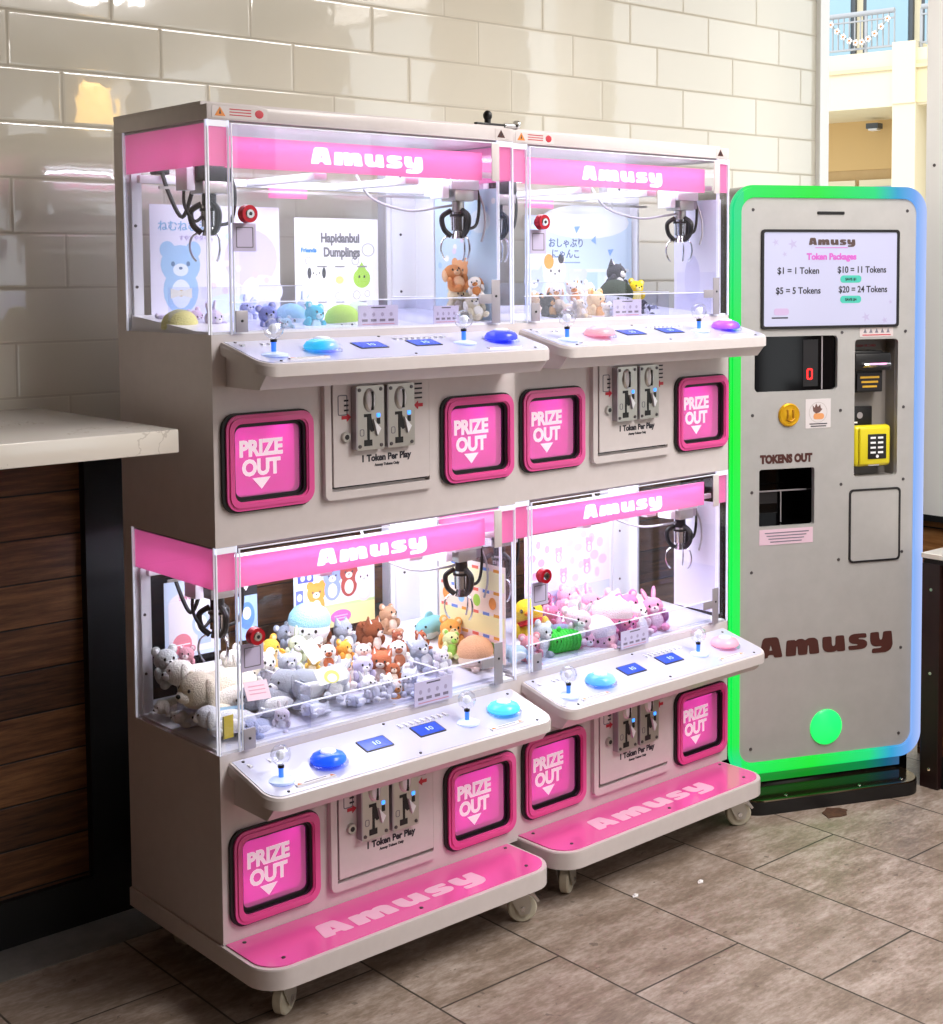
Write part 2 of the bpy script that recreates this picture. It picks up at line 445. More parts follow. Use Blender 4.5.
def translucent_pink():
    m = bpy.data.materials.new('pink_translucent_sign'); m.use_nodes = True
    N = NT(m); p = N.n['Principled BSDF']; out = N.n['Material Output']
    p.inputs['Base Color'].default_value = lin('#f29cc8'); p.inputs['Roughness'].default_value = .25
    p.inputs['Emission Color'].default_value = lin('#f28abf'); p.inputs['Emission Strength'].default_value = .3
    t = N.new('ShaderNodeBsdfTranslucent'); t.inputs[0].default_value = lin('#f5a0cf')
    mx = N.new('ShaderNodeMixShader'); mx.inputs[0].default_value = .5
    N.link(p.outputs[0], mx.inputs[1]); N.link(t.outputs[0], mx.inputs[2]); N.link(mx.outputs[0], out.inputs[0])
    return m
SIGNP = translucent_pink()
FLAP = tinted_mat('pink_translucent_flap', '#ee98d0', .5, .2, .04)
CHUTE = mat('pink_chute_lining', '#ee9ada', .3)

W, D, H = .859, .418, 1.95
PDX = (.135, .734)           # centres of the two prize doors

def add_screws(b, pts, r=.0035, m=None):
    for p, n in pts:
        p = Vector(p); n = Vector(n)
        b.cyl(m or SCREWM, p - n * .001, p + n * .0018, r, r * .8, 10)

def make_prize_door(root, cx, cz):
    b = B(); b.rrect(PINK, cx, cz, .222, .206, .03, -.013, 0, hole=(.184, .168, .02))
    # raised inner lip
    b.rrect(PINK, cx, cz, .208, .192, .025, -.016, -.013, hole=(.190, .174, .021))
    door = b.make('prize_door', root)
    b = B(); b.rrect(BLACK, cx - .003, cz, .232, .214, .034, -.008, -.0005, hole=(.18, .164, .02)); b.make('gasket', door)
    b = B(); b.rrect(BLACK, cx, cz, .186, .170, .02, .0, .024, hole=(.166, .150, .016)); b.make('inner_seal', door)
    b = B(); b.rrect(FLAP, cx - .004, cz + .003, .172, .158, .016, .004, .007); fl = b.make('flap', door)
    b = B()
    b.text(WHITEV2, 'PRIZE', .0475, FRONT(cx - .016, .0036, cz + .012), bold=.048, sx=.92)
    b.text(WHITEV2, 'OUT', .0475, FRONT(cx - .016, .0036, cz - .030), bold=.048, sx=.95)
    b.prism(WHITEV2, [(cx - .039, cz - .037), (cx - .016, cz - .062), (cx + .007, cz - .037)], FRONT(0, .0036, 0), 0, .0006)
    b.make('lettering', fl, smooth=False)
    # open chute behind the flap
    b = B(); t = .004; x0, x1, z0, z1, y0, y1 = cx - .098, cx + .098, cz - .092, cz + .092, .03, .19
    b.box(CHUTE, x0, x1, y1 - t, y1, z0, z1); b.box(CHUTE, x0, x0 + t, y0, y1, z0, z1); b.box(CHUTE, x1 - t, x1, y0, y1, z0, z1)
    b.box(CHUTE, x0, x1, y0, y1, z0, z0 + t); b.box(CHUTE, x0, x1, y0, y1, z1 - t, z1)
    b.make('prize_chute', door)
    area_light('chute_lamp', (cx + .02, .1, cz + .084), (0, 0, 0), .14, .08, .6, (.70, .42, 1), root)

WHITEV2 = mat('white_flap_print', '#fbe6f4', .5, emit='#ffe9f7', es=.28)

def make_coin_door(root, dz):
    b = B(); cz = 1.231 + dz
    b.rrect(PAINT, .4325, cz, .315, .288, .016, -.014, 0, hole=(.281, .250, .004))
    b.rrect(DARK, .4325, cz + .007, .284, .254, .004, -.004, 0)
    door = b.make('coin_door', root)
    b = B(); b.rrect(PAINT, .4335, cz + .007, .275, .244, .003, -.016, -.003); p = b.make('door_leaf', door)
    b = B(); b.text(INKD, '1 Token Per Play', .0215, FRONT(.443, -.0164, 1.167 + dz), bold=.04, sx=.96); b.make('lettering', p, smooth=False)
    b = B(); b.text(INKD, 'Amusy Tokens Only', .0085, FRONT(.445, -.0164, 1.1545 + dz), bold=.04); b.make('small_lettering', p, smooth=False)
    b = B(); b.cyl(STEEL, (.328, -.016, 1.228 + dz), (.328, -.024, 1.228 + dz), .0125, .011); b.cyl(DARK, (.328, -.024, 1.228 + dz), (.328, -.0245, 1.228 + dz), .006); b.make('lock', door)
    # instruction panel with red arrows either side
    b = B()
    b.rrect(INKG, .322, 1.300 + dz, .026, .046, .004, -.0168, -.016, hole=(.022, .042, .003))
    for k in range(3): b.box(INKD, .326, .338, -.0168, -.016, 1.308 + dz - k * .011, 1.312 + dz - k * .011)
    b.make('instruction_print', p, smooth=False)
    b = B()
    for k in range(4): b.box(INKD, .528, .550, -.0168, -.016, 1.335 + dz - k * .011, 1.339 + dz - k * .011)
    b.make('instruction_print', p, smooth=False)
    for ox, sgn, oz in ((.333, 1, 1.272), (.538, -1, 1.287)):
        b = B()
        b.prism(REDV, [(ox - sgn * .014, oz + dz - .004), (ox, oz + dz - .004), (ox, oz + dz - .010), (ox + sgn * .012, oz + dz), (ox, oz + dz + .010), (ox, oz + dz + .004), (ox - sgn * .014, oz + dz + .004)][::sgn], FRONT(0, -.016, 0), 0, .0008)
        b.make('red_arrow', p, smooth=False)
    for cx in (.386, .4745):
        b = B(); z = 1.269 + dz
        b.rrect(STEEL, cx, z, .078, .146, .004, -.034, -.016)
        b.rrect(GREY, cx - .0385, z, .004, .142, .001, -.035, -.016)
        for sx in (-.03, .03):
            for sz in (-.064, .064): b.cyl(SCREWM, (cx + sx, -.034, z + sz), (cx + sx, -.036, z + sz), .0045, .004, 10)
        # coin slot bezel
        b.ell(STEEL, (cx - .002, -.034, z + .040), (.018, .007, .027)); b.ell(WHITE, (cx - .001, -.0375, z + .040), (.013, .005, .022))
        b.box(BLACK, cx - .0015, cx + .0025, -.0445, -.036, z + .018, z + .060)
        # black return slot: cross head, slanted flap and square mouth
        b.prism(BLACK, [(cx - .018, z + .002), (cx - .018, z + .009), (cx + .002, z + .009), (cx + .002, z + .002), (cx + .010, z - .030), (cx + .003, z - .033), (cx - .003, z - .026), (cx - .003, z - .050), (cx + .004, z - .050), (cx + .004, z - .064), (cx - .018, z - .064), (cx - .018, z - .050), (cx - .009, z - .050), (cx - .009, z + .002)], FRONT(0, -.034, 0), 0, .0012)
        b.prism(WHITE, [(cx + .006, z - .004), (cx + .026, z - .026), (cx + .016, z - .042)], FRONT(0, -.034, 0), 0, .006)
        b.box(DARK, cx + .018, cx + .027, -.0352, -.034, z - .016, z - .002)
        b.box(BLUELED, cx + .018, cx + .027, -.0356, -.034, z + .000, z + .009, .002)
        b.rrect(INKG, cx - .024, z - .033, .012, .016, .004, -.0346, -.034, hole=(.009, .013, .003))
        b.make('coin_mechanism', door)

def make_control_panel(root, dz, btn, dim):
    zb, zf, yd = 1.452, 1.411, -.168
    sl = (zb - zf) / (-yd)
    def tilt(b):
        for v in b.bm.verts: v.co.z += v.co.y * sl
    def plan(ins, r):
        x0, x1, y0, y1 = .02 + ins, .842 - ins, yd + ins, 0.0 - ins * .3
        p = [(x0, y1)]
        for k in range(9): a = PI + k / 8 * PI / 2; p.append((x0 + r + r * math.cos(a), y0 + r + r * math.sin(a)))
        for k in range(9): a = 1.5 * PI + k / 8 * PI / 2; p.append((x1 - r + r * math.cos(a), y0 + r + r * math.sin(a)))
        return p + [(x1, y1)]
    b = B(); b.prism(PAINT, plan(0, .04), TOP(0, 0, zb + dz - .026), 0, .020)
    b.prism(PAINT, plan(0, .04), TOP(0, 0, zb + dz - .006), 0, .006, scale1=.992)
    tilt(b)
    # tapered housing below the shelf
    n0 = len(b.bm.verts)
    sec = [(0, zb - .024 + dz), (-.158, zb - .024 - .158 * sl + dz), (-.13, 1.357 + dz), (0, 1.357 + dz)]
    M = Matrix(((0, 0, 1, 0), (1, 0, 0, 0), (0, 1, 0, 0), (0, 0, 0, 1)))
    b.prism(PAINT, sec, M, .034, .826)
    cp = b.make('control_panel', root)
    b = B(); b.prism(PANELW, plan(.008, .034), TOP(0, 0, zb + dz), 0, .0012); tilt(b)
    z = lambda y: zb + dz + .0012 + y * sl
    # rows of pressed ribs beside the controls
    for x0, n in ((.05, 5), (.455, 9)):
        for k in range(n):
            xx = x0 + k * .017
            if x0 < .1 and k in (1, 2): continue
            b.box(WHITE, xx, xx + .007, -.045 if x0 > .1 else -.04, -.018, z(-.03) - .006, z(-.03) + .0016)
    add_screws(b, [((x, y, z(y)), (0, 0, 1)) for x, y in ((.05, -.012), (.43, -.148), (.075, -.15), (.79, -.15), (.43, -.01), (.81, -.02))], .004)
    b.make('panel_face', cp)
    for x in (.15, .70):
        b = B(); b.box(WHITEV, x - .05, x + .05, -.146, -.132, z(-.139) - .0018, z(-.139) + .0022)
        for sx in (-.042, .042): b.prism(ORANGEV, [(x + sx - .006, -.144), (x + sx + .006, -.144), (x + sx, -.134)], TOP(0, 0, z(-.139) + .002), 0, .0006)
        b.box(INKG, x - .028, x + .028, -.1405, -.1375, z(-.139) + .001, z(-.139) + .0025)
        b.make('caution_sticker', cp, smooth=False)
    for x, y in ((.086, -.105), (.622, -.085)):
        b = B(); zz = z(y)
        b.lathe(JBASE, [(.030, -.004), (.030, .001), (.02, .004), (.010, .006)], TOP(x, y, zz))
        b.cyl(STEMB, (x, y, zz + .004), (x, y, zz + .026), .0055); b.cyl(DARK, (x, y, zz + .026), (x, y, zz + .032), .007)
        r = bmesh.ops.create_icosphere(b.bm, subdivisions=2, radius=.0225, matrix=TOP(x, y, zz + .054))
        b._fin({f for v in r['verts'] for f in v.link_faces}, CRYSTAL)
        b.ell(EDGE, (x, y, zz + .054), .011, u=8, v=6)
        b.make('joystick', cp, ang=12)
    for (x, y), (nm, c1, c2) in zip(((.216, -.093), (.739, -.085)), btn):
        b = B(); b.lathe(button_mat(nm, c1, c2), [(.036, .002), (.040, .006), (.040, .012), (.034, .020), (.022, .025), (.012, .0265), (.004, .027)])
        o = b.make('push_button', cp, loc=(x, y, z(y)))
        b = B(); b.lathe(glass_mat('clear_button_collar', '#f2f6ff', 1.5), [(.0445, -.003), (.0445, .003), (.041, .005)]); b.make('collar', o)
        b = B(); b.lathe(BCAP, [(.019, .024), (.016, .0285), (.008, .0305), (.001, .031)]); b.make('cap', o)
    for x in (.358, .512):
        b = B(); b.prism(DARK, rr_pts(x, -.073, .078, .046, .003), TOP(0, 0, 0), -.002, .0016)
        b.prism(BLUEDISP, rr_pts(x, -.073, .072, .040, .002), TOP(0, 0, 0), .0012, .0022)
        b.box(LCDTXT, x - .004, x + .0, -.08, -.066, .002, .0026); b.prism(LCDTXT, rr_pts(x + .009, -.073, .009, .014, .004), TOP(0, 0, 0), .002, .0026, [rr_pts(x + .009, -.073, .005, .010, .002)[::-1]])
        for v in b.bm.verts: v.co.z += zb + dz + .0012 + v.co.y * sl
        b.make('display_screen', cp, smooth=False)

def make_case(root, dz, right_post=.30, flat=False):
    zb, zt = 1.468 + dz, 1.918 + dz
    # white interior: deck, lining of the header, sloped plush ramp
    b = B(); b.box(WHITE, .008, .85, .004, .375, zb - .004, zb + .006)
    b.box(GREY, .006, .853, .008, .376, zt - .006, zt - .001)
    up = dz > -.1
    y0, y1, h0, h1 = (.08, .37, .006, .035) if up else (.03, .37, .008, .03) if flat else (.03, .37, .012, .098)
    sec = [(y0, zb + .005), (y1, zb + .005), (y1, zb + h1), (y0, zb + h0)]
    b.prism(WHITE, sec, Matrix(((0, 0, 1, 0), (1, 0, 0, 0), (0, 1, 0, 0), (0, 0, 0, 1))), .01 if up or flat else .11, .848)
    b.make('playfield', root)
    # side glass and front panes
    b = B(); b.box(GLASS, .0005, .004, .012, .376, zb, zt); sg = b.make('side_glass', root, smooth=False)
    b = B(); b.box(SIGNP, .0055, .0085, .016, .372, zt - .094, zt - .006); b.make('side_sign', sg, smooth=False)
    for ya, yb in ((.010, .0125), (.3745, .3775)): b = B(); b.box(EDGE, 0, .0045, ya, yb, zb, zt); b.make('polished_edge', sg, smooth=False)
    b = B(); b.box(WHITE, .847, .8545, right_post, .376, zb, zt); b.box(GLASS, .850, .8535, .012, right_post, zb, zt); b.make('right_side_glass', root, smooth=False)
    for x0, x1, nm in ((0, .052, 'l'), (.807, W, 'r')):
        b = B(); b.box(GLASS, x0 + .001, x1, 0, .004, zb, zt - .002)
        cg = b.make('corner_glass', root, smooth=False)
        b = B(); b.box(EDGE, x0, x0 + .003, -.0005, .005, zb, zt); b.box(EDGE, x1 - .003, x1, -.0005, .005, zb, zt); b.box(EDGE, x0, x1, -.0005, .005, zt - .014, zt - .001); b.make('polished_edge', cg, smooth=False)
        b = B(); b.box(SIGNP, x0 + .004, x1 - .003, .006, .009, zt - .096, zt - .014); b.make('corner_sign', cg, smooth=False)
    # front door with lock, hinge brackets and clear prize barrier
    b = B(); b.box(GLASS, .053, .805, -.008, -.004, zb + .004, zt - .006); dr = b.make('glass_door', root, smooth=False)
    b = B(); b.box(EDGE, .053, .055, -.0085, -.0035, zb + .004, zt - .006); b.box(EDGE, .803, .805, -.0085, -.0035, zb + .004, zt - .006); b.box(EDGE, .055, .803, -.0085, -.0035, zt - .008, zt - .006); b.make('polished_edge', dr, smooth=False)
    b = B(); b.box(GREY, .776, .804, -.011, -.0085, zb + .004, zb + .11, .001); b.box(GREY, .735, .776, -.011, -.0085, zb + .052, zb + .075, .001)
    b.cyl(DARK, (.79, -.0105, zb + .07), (.79, -.0125, zb + .07), .003, n=8); b.make('hinge_bracket', dr)
    b = B(); b.box(GREY, .054, .084, -.011, -.0085, zb + .004, zb + .05, .001); b.cyl(DARK, (.069, -.0105, zb + .028), (.069, -.0125, zb + .028), .003, n=8); b.make('corner_clip', dr)
    b = B(); b.box(PAINT, .779, .804, -.011, -.0085, zt - .10, zt - .008, .001); b.make('end_plate', dr)
    b = B(); z = zt - .196
    b.cyl(DARK, (.078, -.008, z), (.078, -.018, z), .012); b.cyl(RED, (.078, -.018, z), (.078, -.036, z), .0195, .0185, 28); b.cyl(CHROME, (.078, -.036, z), (.078, -.0385, z), .0105, .009); b.cyl(DARK, (.078, -.0385, z), (.078, -.039, z), .004)
    b.make('lock', dr)
    b = B(); b.box(CARDL, .052, .108, -.0094, -.0082, zt - .275, zt - .215); b.rrect(INKG, .08, zt - .245, .042, .044, .002, -.0098, -.0094, hole=(.038, .040, .002)); b.make('sticker', dr, smooth=False)
    b = B(); b.box(GLASSB, .056, .80, .016, .019, zb + .006, zb + .066); b.box(EDGE, .056, .80, .0155, .0195, zb + .066, zb + .0685)
    b.box(GLASSB, .245, .248, .02, .20, zb + .006, zb + .10); b.box(GLASSB, .012, .245, .20, .203, zb + .006, zb + .10)
    b.box(EDGE, .245, .248, .02, .203, zb + .10, zb + .102); b.box(GLASSB, .615, .618, .02, .18, zb + .006, zb + .07); b.box(EDGE, .615, .618, .02, .18, zb + .07, zb + .072)
    b.make('prize_barrier', root, smooth=False)
    # lit sign behind the door
    b = B(); b.box(SIGNP, .055, .776, .022, .026, zt - .097, zt - .030); sg = b.make('sign_strip', root, smooth=False)
    b = B(); b.logo(SIGNW, .318, FRONT(.272, .0212, zt - .079), ys=.86); b.make('lettering', sg, smooth=False)
    b = B(); b.box(LED, .06, .77, .034, .044, zt - .058, zt - .048, .003); b.box(LED, .06, .80, .352, .362, zt - .016, zt - .007, .003); b.make('led_tube', root)
    # back window and its rails
    b = B(); b.box(GLASS, .045, .75, .384, .387, zb + .02, zt - .04); b.make('back_glass', root, smooth=False)
    # gantry: two fixed rails, a cross beam and the two cranes
    b = B(); zr = zt - .108
    b.box(WHITE, .02, .845, .335, .352, zr - .006, zr + .012, .002); b.box(WHITE, .02, .845, .05, .062, zr + .02, zr + .034, .002)
    b.box(STEEL, .05, .84, .300, .306, zr - .02, zr - .014); b.box(WHITE, .30, .335, .05, .345, zr - .004, zr + .012, .002); b.box(WHITE, .56, .60, .05, .345, zr - .004, zr + .012, .002)
    b.box(SIGNP, .36, .47, .33, .334, zr - .03, zr - .006)
    b.make('gantry_rail', root)
    for i, (cx, cy) in enumerate(((.098, .165), (.768, .105))):
        z = zt - .105
        b = B(); b.box(WHITE if i else DARK, cx - .045, cx + .045, cy - .03, cy + .035, z - .012, z + .04, .003)
        b.box(STEEL, cx - .03, cx + .03, cy - .026, cy + .03, z - .04, z - .012, .002); b.box(WHITE, cx - .066, cx - .045, cy - .02, cy + .03, z - .034, z + .02, .002)
        b.box(GREY, cx + .012, cx + .046, cy - .024, cy + .02, z - .036, z - .006, .002)
        cr = b.make('crane', root)
        b = B(); b.cyl(DARK if i == 0 or dz < -.1 else STEEL, (cx, cy, z - .04), (cx, cy, z - .066), .016); b.cyl(CHROME, (cx, cy, z - .066), (cx, cy, z - .112), .020, .018); b.cyl(DARK, (cx, cy, z - .072), (cx, cy, z - .078), .0215)
        b.cyl(CHROME, (cx, cy, z - .112), (cx, cy, z - .132), .013, .017); b.cyl(DARK, (cx + .008, cy - .017, z - .07), (cx + .008, cy - .017, z - .118), .006)
        hd = b.make('claw_head', cr)
        for k in range(3):
            a = .5 + k * 2 * PI / 3; dx, dy = math.cos(a), math.sin(a)
            P = lambda r, h: (cx + r * dx, cy + r * dy, z - h)
            b = B(); b.tube(BLACK, [P(.017, .062), P(.040, .078), P(.036, .108), P(.018, .126)], .0068)
            b.tube(CHROME, [P(.016, .122), P(.038, .134), P(.044, .158), P(.038, .178), P(.030, .188)], .0026, 6)
            b.make('claw_prong', hd)
        b = B(); sx = 1
        b.tube(BLACK, [(cx + .045, cy, z + .03), (cx + .060, cy - .01, z - .03), (cx + .05, cy - .012, z - .095), (cx + .022, cy - .008, z - .108)], .004)
        if i == 0:
            b.tube(BLACK, [(cx - .02, .345, z + .03), (cx - .026, .30, z - .03), (cx - .02, .25, z - .088), (cx - .015, .21, z - .03), (cx - .01, .18, z + .03)], .0048)
            b.box(DARK, cx - .04, cx - .004, .33, .36, z + .012, z + .03, .003)
            b.tube(BLACK, [(cx - .045, cy + .02, z + .01), (cx - .06, cy + .005, z - .06), (cx - .045, cy - .01, z - .10), (cx - .018, cy, z - .09)], .0038)
        else:
            b.tube(GREY, [(cx - .17, .30, z + .03), (cx - .15, .26, z - .03), (cx - .10, .18, z - .062), (cx - .05, .12, z - .055), (cx - .02, cy, z - .05)], .0034)
            b.tube(GREY, [(cx + .055, cy, z), (cx + .066, cy - .02, z - .05), (cx + .062, cy - .03, z - .10), (cx + .05, cy - .03, z - .14)], .0028)
        b.make('cable', cr)
    area_light('case_lamp', (.43, .19, zt - .02), (0, 0, 0), .72, .30, CASE_P * (.5 if up else .85), (.87, .89, 1), root)
    area_light('case_front_lamp', (.43, .034, zt - .03), (math.radians(38), 0, 0), .7, .01, CASE_P * (.16 if up else .26), (.86, .88, 1), root)
CASE_P = 5.6

def make_machine(label, loc, rz, buttons, lower_marks):
    root = empty('claw_machine', label, 'claw machine', loc, rz, 'double claw machines along the tiled wall')
    # ---- cabinet
    b = B(); P = PAINT
    b.box(P, 0, W, 0, D, 1.918, H, .0015); b.box(P, .003, W - .003, .03, D + .006, H - .001, H + .008)
    for z0, z1 in ((1.015, 1.468), (.148, .565)):
        dz = 0 if z0 > 1 else -.905
        cz = 1.1925 + dz; hw, hh = .094, .086
        xs = [0, PDX[0] - hw, PDX[0] + hw, PDX[1] - hw, PDX[1] + hw, W]
        b.box(P, 0, W, 0, .006, z0, cz - hh); b.box(P, 0, W, 0, .006, cz + hh, z1)
        for i in (0, 2, 4): b.box(P, xs[i], xs[i + 1], 0, .006, cz - hh, cz + hh)
        b.box(P, 0, .006, .006, D, z0, z1); b.box(P, W - .006, W, .006, D, z0, z1); b.box(P, .006, W - .006, D - .006, D, z0, z1)
        b.box(P, .006, W - .006, .006, D - .006, z1 - .006, z1); b.box(P, .006, W - .006, .006, D - .006, z0, z0 + .006)
    for dz in (0, -.903):
        zb, zt = 1.468 + dz, 1.918 + dz
        b.box(P, 0, .007, .376, D, zb, zt); b.box(WHITE, .007, .045, .376, D - .004, zb, zt)
        b.box(WHITE, .75, W - .007, .376, D - .004, zb, zt); b.box(P, W - .007, W, .376, D, zb, zt)
        b.box(WHITE, .762, .80, .368, .378, zb, zt); b.box(WHITE, .016, .03, .368, .378, zb, zt)
        b.box(WHITE, .045, .75, .378, D - .004, zb, zb + .02); b.box(WHITE, .045, .75, .378, D - .004, zt - .04, zt)
        add_screws(b, [((.79, .368, zb + .08 + k * .15), (0, -1, 0)) for k in range(3)] + [((.024, .368, zb + .1 + k * .14), (0, -1, 0)) for k in range(3)], .004)
    b.make('cabinet', root)
    # warning stickers on the header
    for x, s in ((.012, 1), (.80, -1)):
        b = B(); b.box(P, x, x + (.135 if s > 0 else .05), -.0006, 0, 1.922, 1.947)
        b.prism(ORANGEV if s > 0 else BROWNV, [(x + .006, 1.926), (x + .032, 1.926), (x + .019, 1.945)], FRONT(0, -.0006, 0), 0, .0005)
        b.prism(INKD, [(x + .0165, 1.930), (x + .0215, 1.930), (x + .019, 1.940)], FRONT(0, -.0011, 0), 0, .0004)
        if s > 0:
            for k in range(3): b.box(REDV, x + .042, x + .095, -.0012, -.0006, 1.9405 - k * .006, 1.9425 - k * .006)
            b.ell(REDV, (x + .115, -.0006, 1.935), (.011, .0008, .009), u=12, v=6)
        b.make('warning_sticker', root, smooth=False)
    # ---- base platform
    pf = .178
    def plan(ins, r, yb):
        x0, x1, y0 = ins - .006, W - .026 - ins, -pf + ins
        p = [(x0, yb)]
        for k in range(9): a = PI + k / 8 * PI / 2; p.append((x0 + r + r * math.cos(a), y0 + r + r * math.sin(a)))
        for k in range(9): a = 1.5 * PI + k / 8 * PI / 2; p.append((x1 - r + r * math.cos(a), y0 + r + r * math.sin(a)))
        return p + [(x1, yb)]
    b = B(); b.prism(P, plan(0, .07, D), TOP(0, 0, .103), 0, .041); b.prism(P, plan(.0, .07, D), TOP(0, 0, .144), 0, .0035, scale1=.996)
    bp = b.make('base_platform', root)
    b = B(); b.prism(PINKC, plan(.011, .06, -.002), TOP(0, 0, .1475), 0, .003)
    add_screws(b, [((x, y, .1505), (0, 0, 1)) for x, y in ((.04, -.02), (.80, -.02), (.065, -.135), (.765, -.135), (.43, -.145))], .005)
    pc = b.make('pink_cover', bp)
    b = B(); b.logo(PALEPINK, .465, TOP(.18, -.122, .1505), .0006); b.make('lettering', pc, smooth=False)
    for i, (x, y, a) in enumerate(((.080, -.095, .5), (.762, -.095, -.6), (.085, .34, .4), (.785, .34, 2.2))):
        b = B(); b.box(STEEL, -.03, .03, -.024, .024, .096, .103, .002); b.cyl(STEEL, (0, 0, .082), (0, 0, .096), .021, .024)
        for s in (-1, 1):
            b.prism(STEEL, [(-.024, .086), (.026, .086), (.040, .044), (.034, .024), (.012, .022), (.000, .040)], Matrix(((1, 0, 0, 0), (0, 0, -1, s * .018), (0, 1, 0, 0), (0, 0, 0, 1))), -.0015, .0015)
        b.cyl(CHROME, (.018, -.022, .037), (.018, .022, .037), .006, n=12)
        M = Matrix.Translation((x, y, 0)) @ Matrix.Rotation(a, 4, 'Z')
        for v in b.bm.verts: v.co = M @ v.co
        c = b.make('caster', root)
        b = B(); pr = [(.008, -.012), (.033, -.012), (.0365, -.009), (.0365, .009), (.033, .012), (.008, .012)]
        b.lathe(CREAMW, pr, Matrix.Translation((.018, 0, .037)) @ Matrix.Rotation(PI / 2, 4, 'X'))
        for v in b.bm.verts: v.co = M @ v.co
        b.make('wheel', c)
        b = B(); b.prism(CHROME, [(.022, .078), (.046, .074), (.062, .052), (.056, .048), (.042, .064), (.022, .068)], Matrix(((1, 0, 0, 0), (0, 0, -1, 0), (0, 1, 0, 0), (0, 0, 0, 1))), -.011, .011)
        for v in b.bm.verts: v.co = M @ v.co
        b.make('brake_lever', c)
    # ---- the two levels
    for li, dz in enumerate((0, -.905)):
        for cx in PDX: make_prize_door(root, cx, 1.1925 + dz)
        make_coin_door(root, dz if li == 0 else dz + .003)
        make_control_panel(root, dz, buttons[li], li == 0)
        make_case(root, 0 if li == 0 else -.903, .345 if lower_marks else .30, bool(lower_marks))
    return root

ML = make_machine('nearer white double decker claw machine with pink signs, beside the left counter', (0, 0, 0), 0,
                  ((('button_aqua', '#39b6e8', '#9aa0f0'), ('button_indigo', '#3d4af0', '#2c3be8')), (('button_blue', '#1f55e8', '#2b6cf5'), ('button_cyan', '#53cdf2', '#48c2f0'))), None)
RX, RY, RA = .8755, .0216, .0143
MR = make_machine('farther white double decker claw machine with pink signs, beside the green lit token kiosk', (RX, RY, 0), RA,
                  ((('button_coral', '#f79aa6', '#f58f9c'), ('button_violet', '#a457d8', '#3442f4')), (('button_sky', '#5aa8f5', '#86ccf8'), ('button_rose', '#f7a0b2', '#f78fa4'))), True)
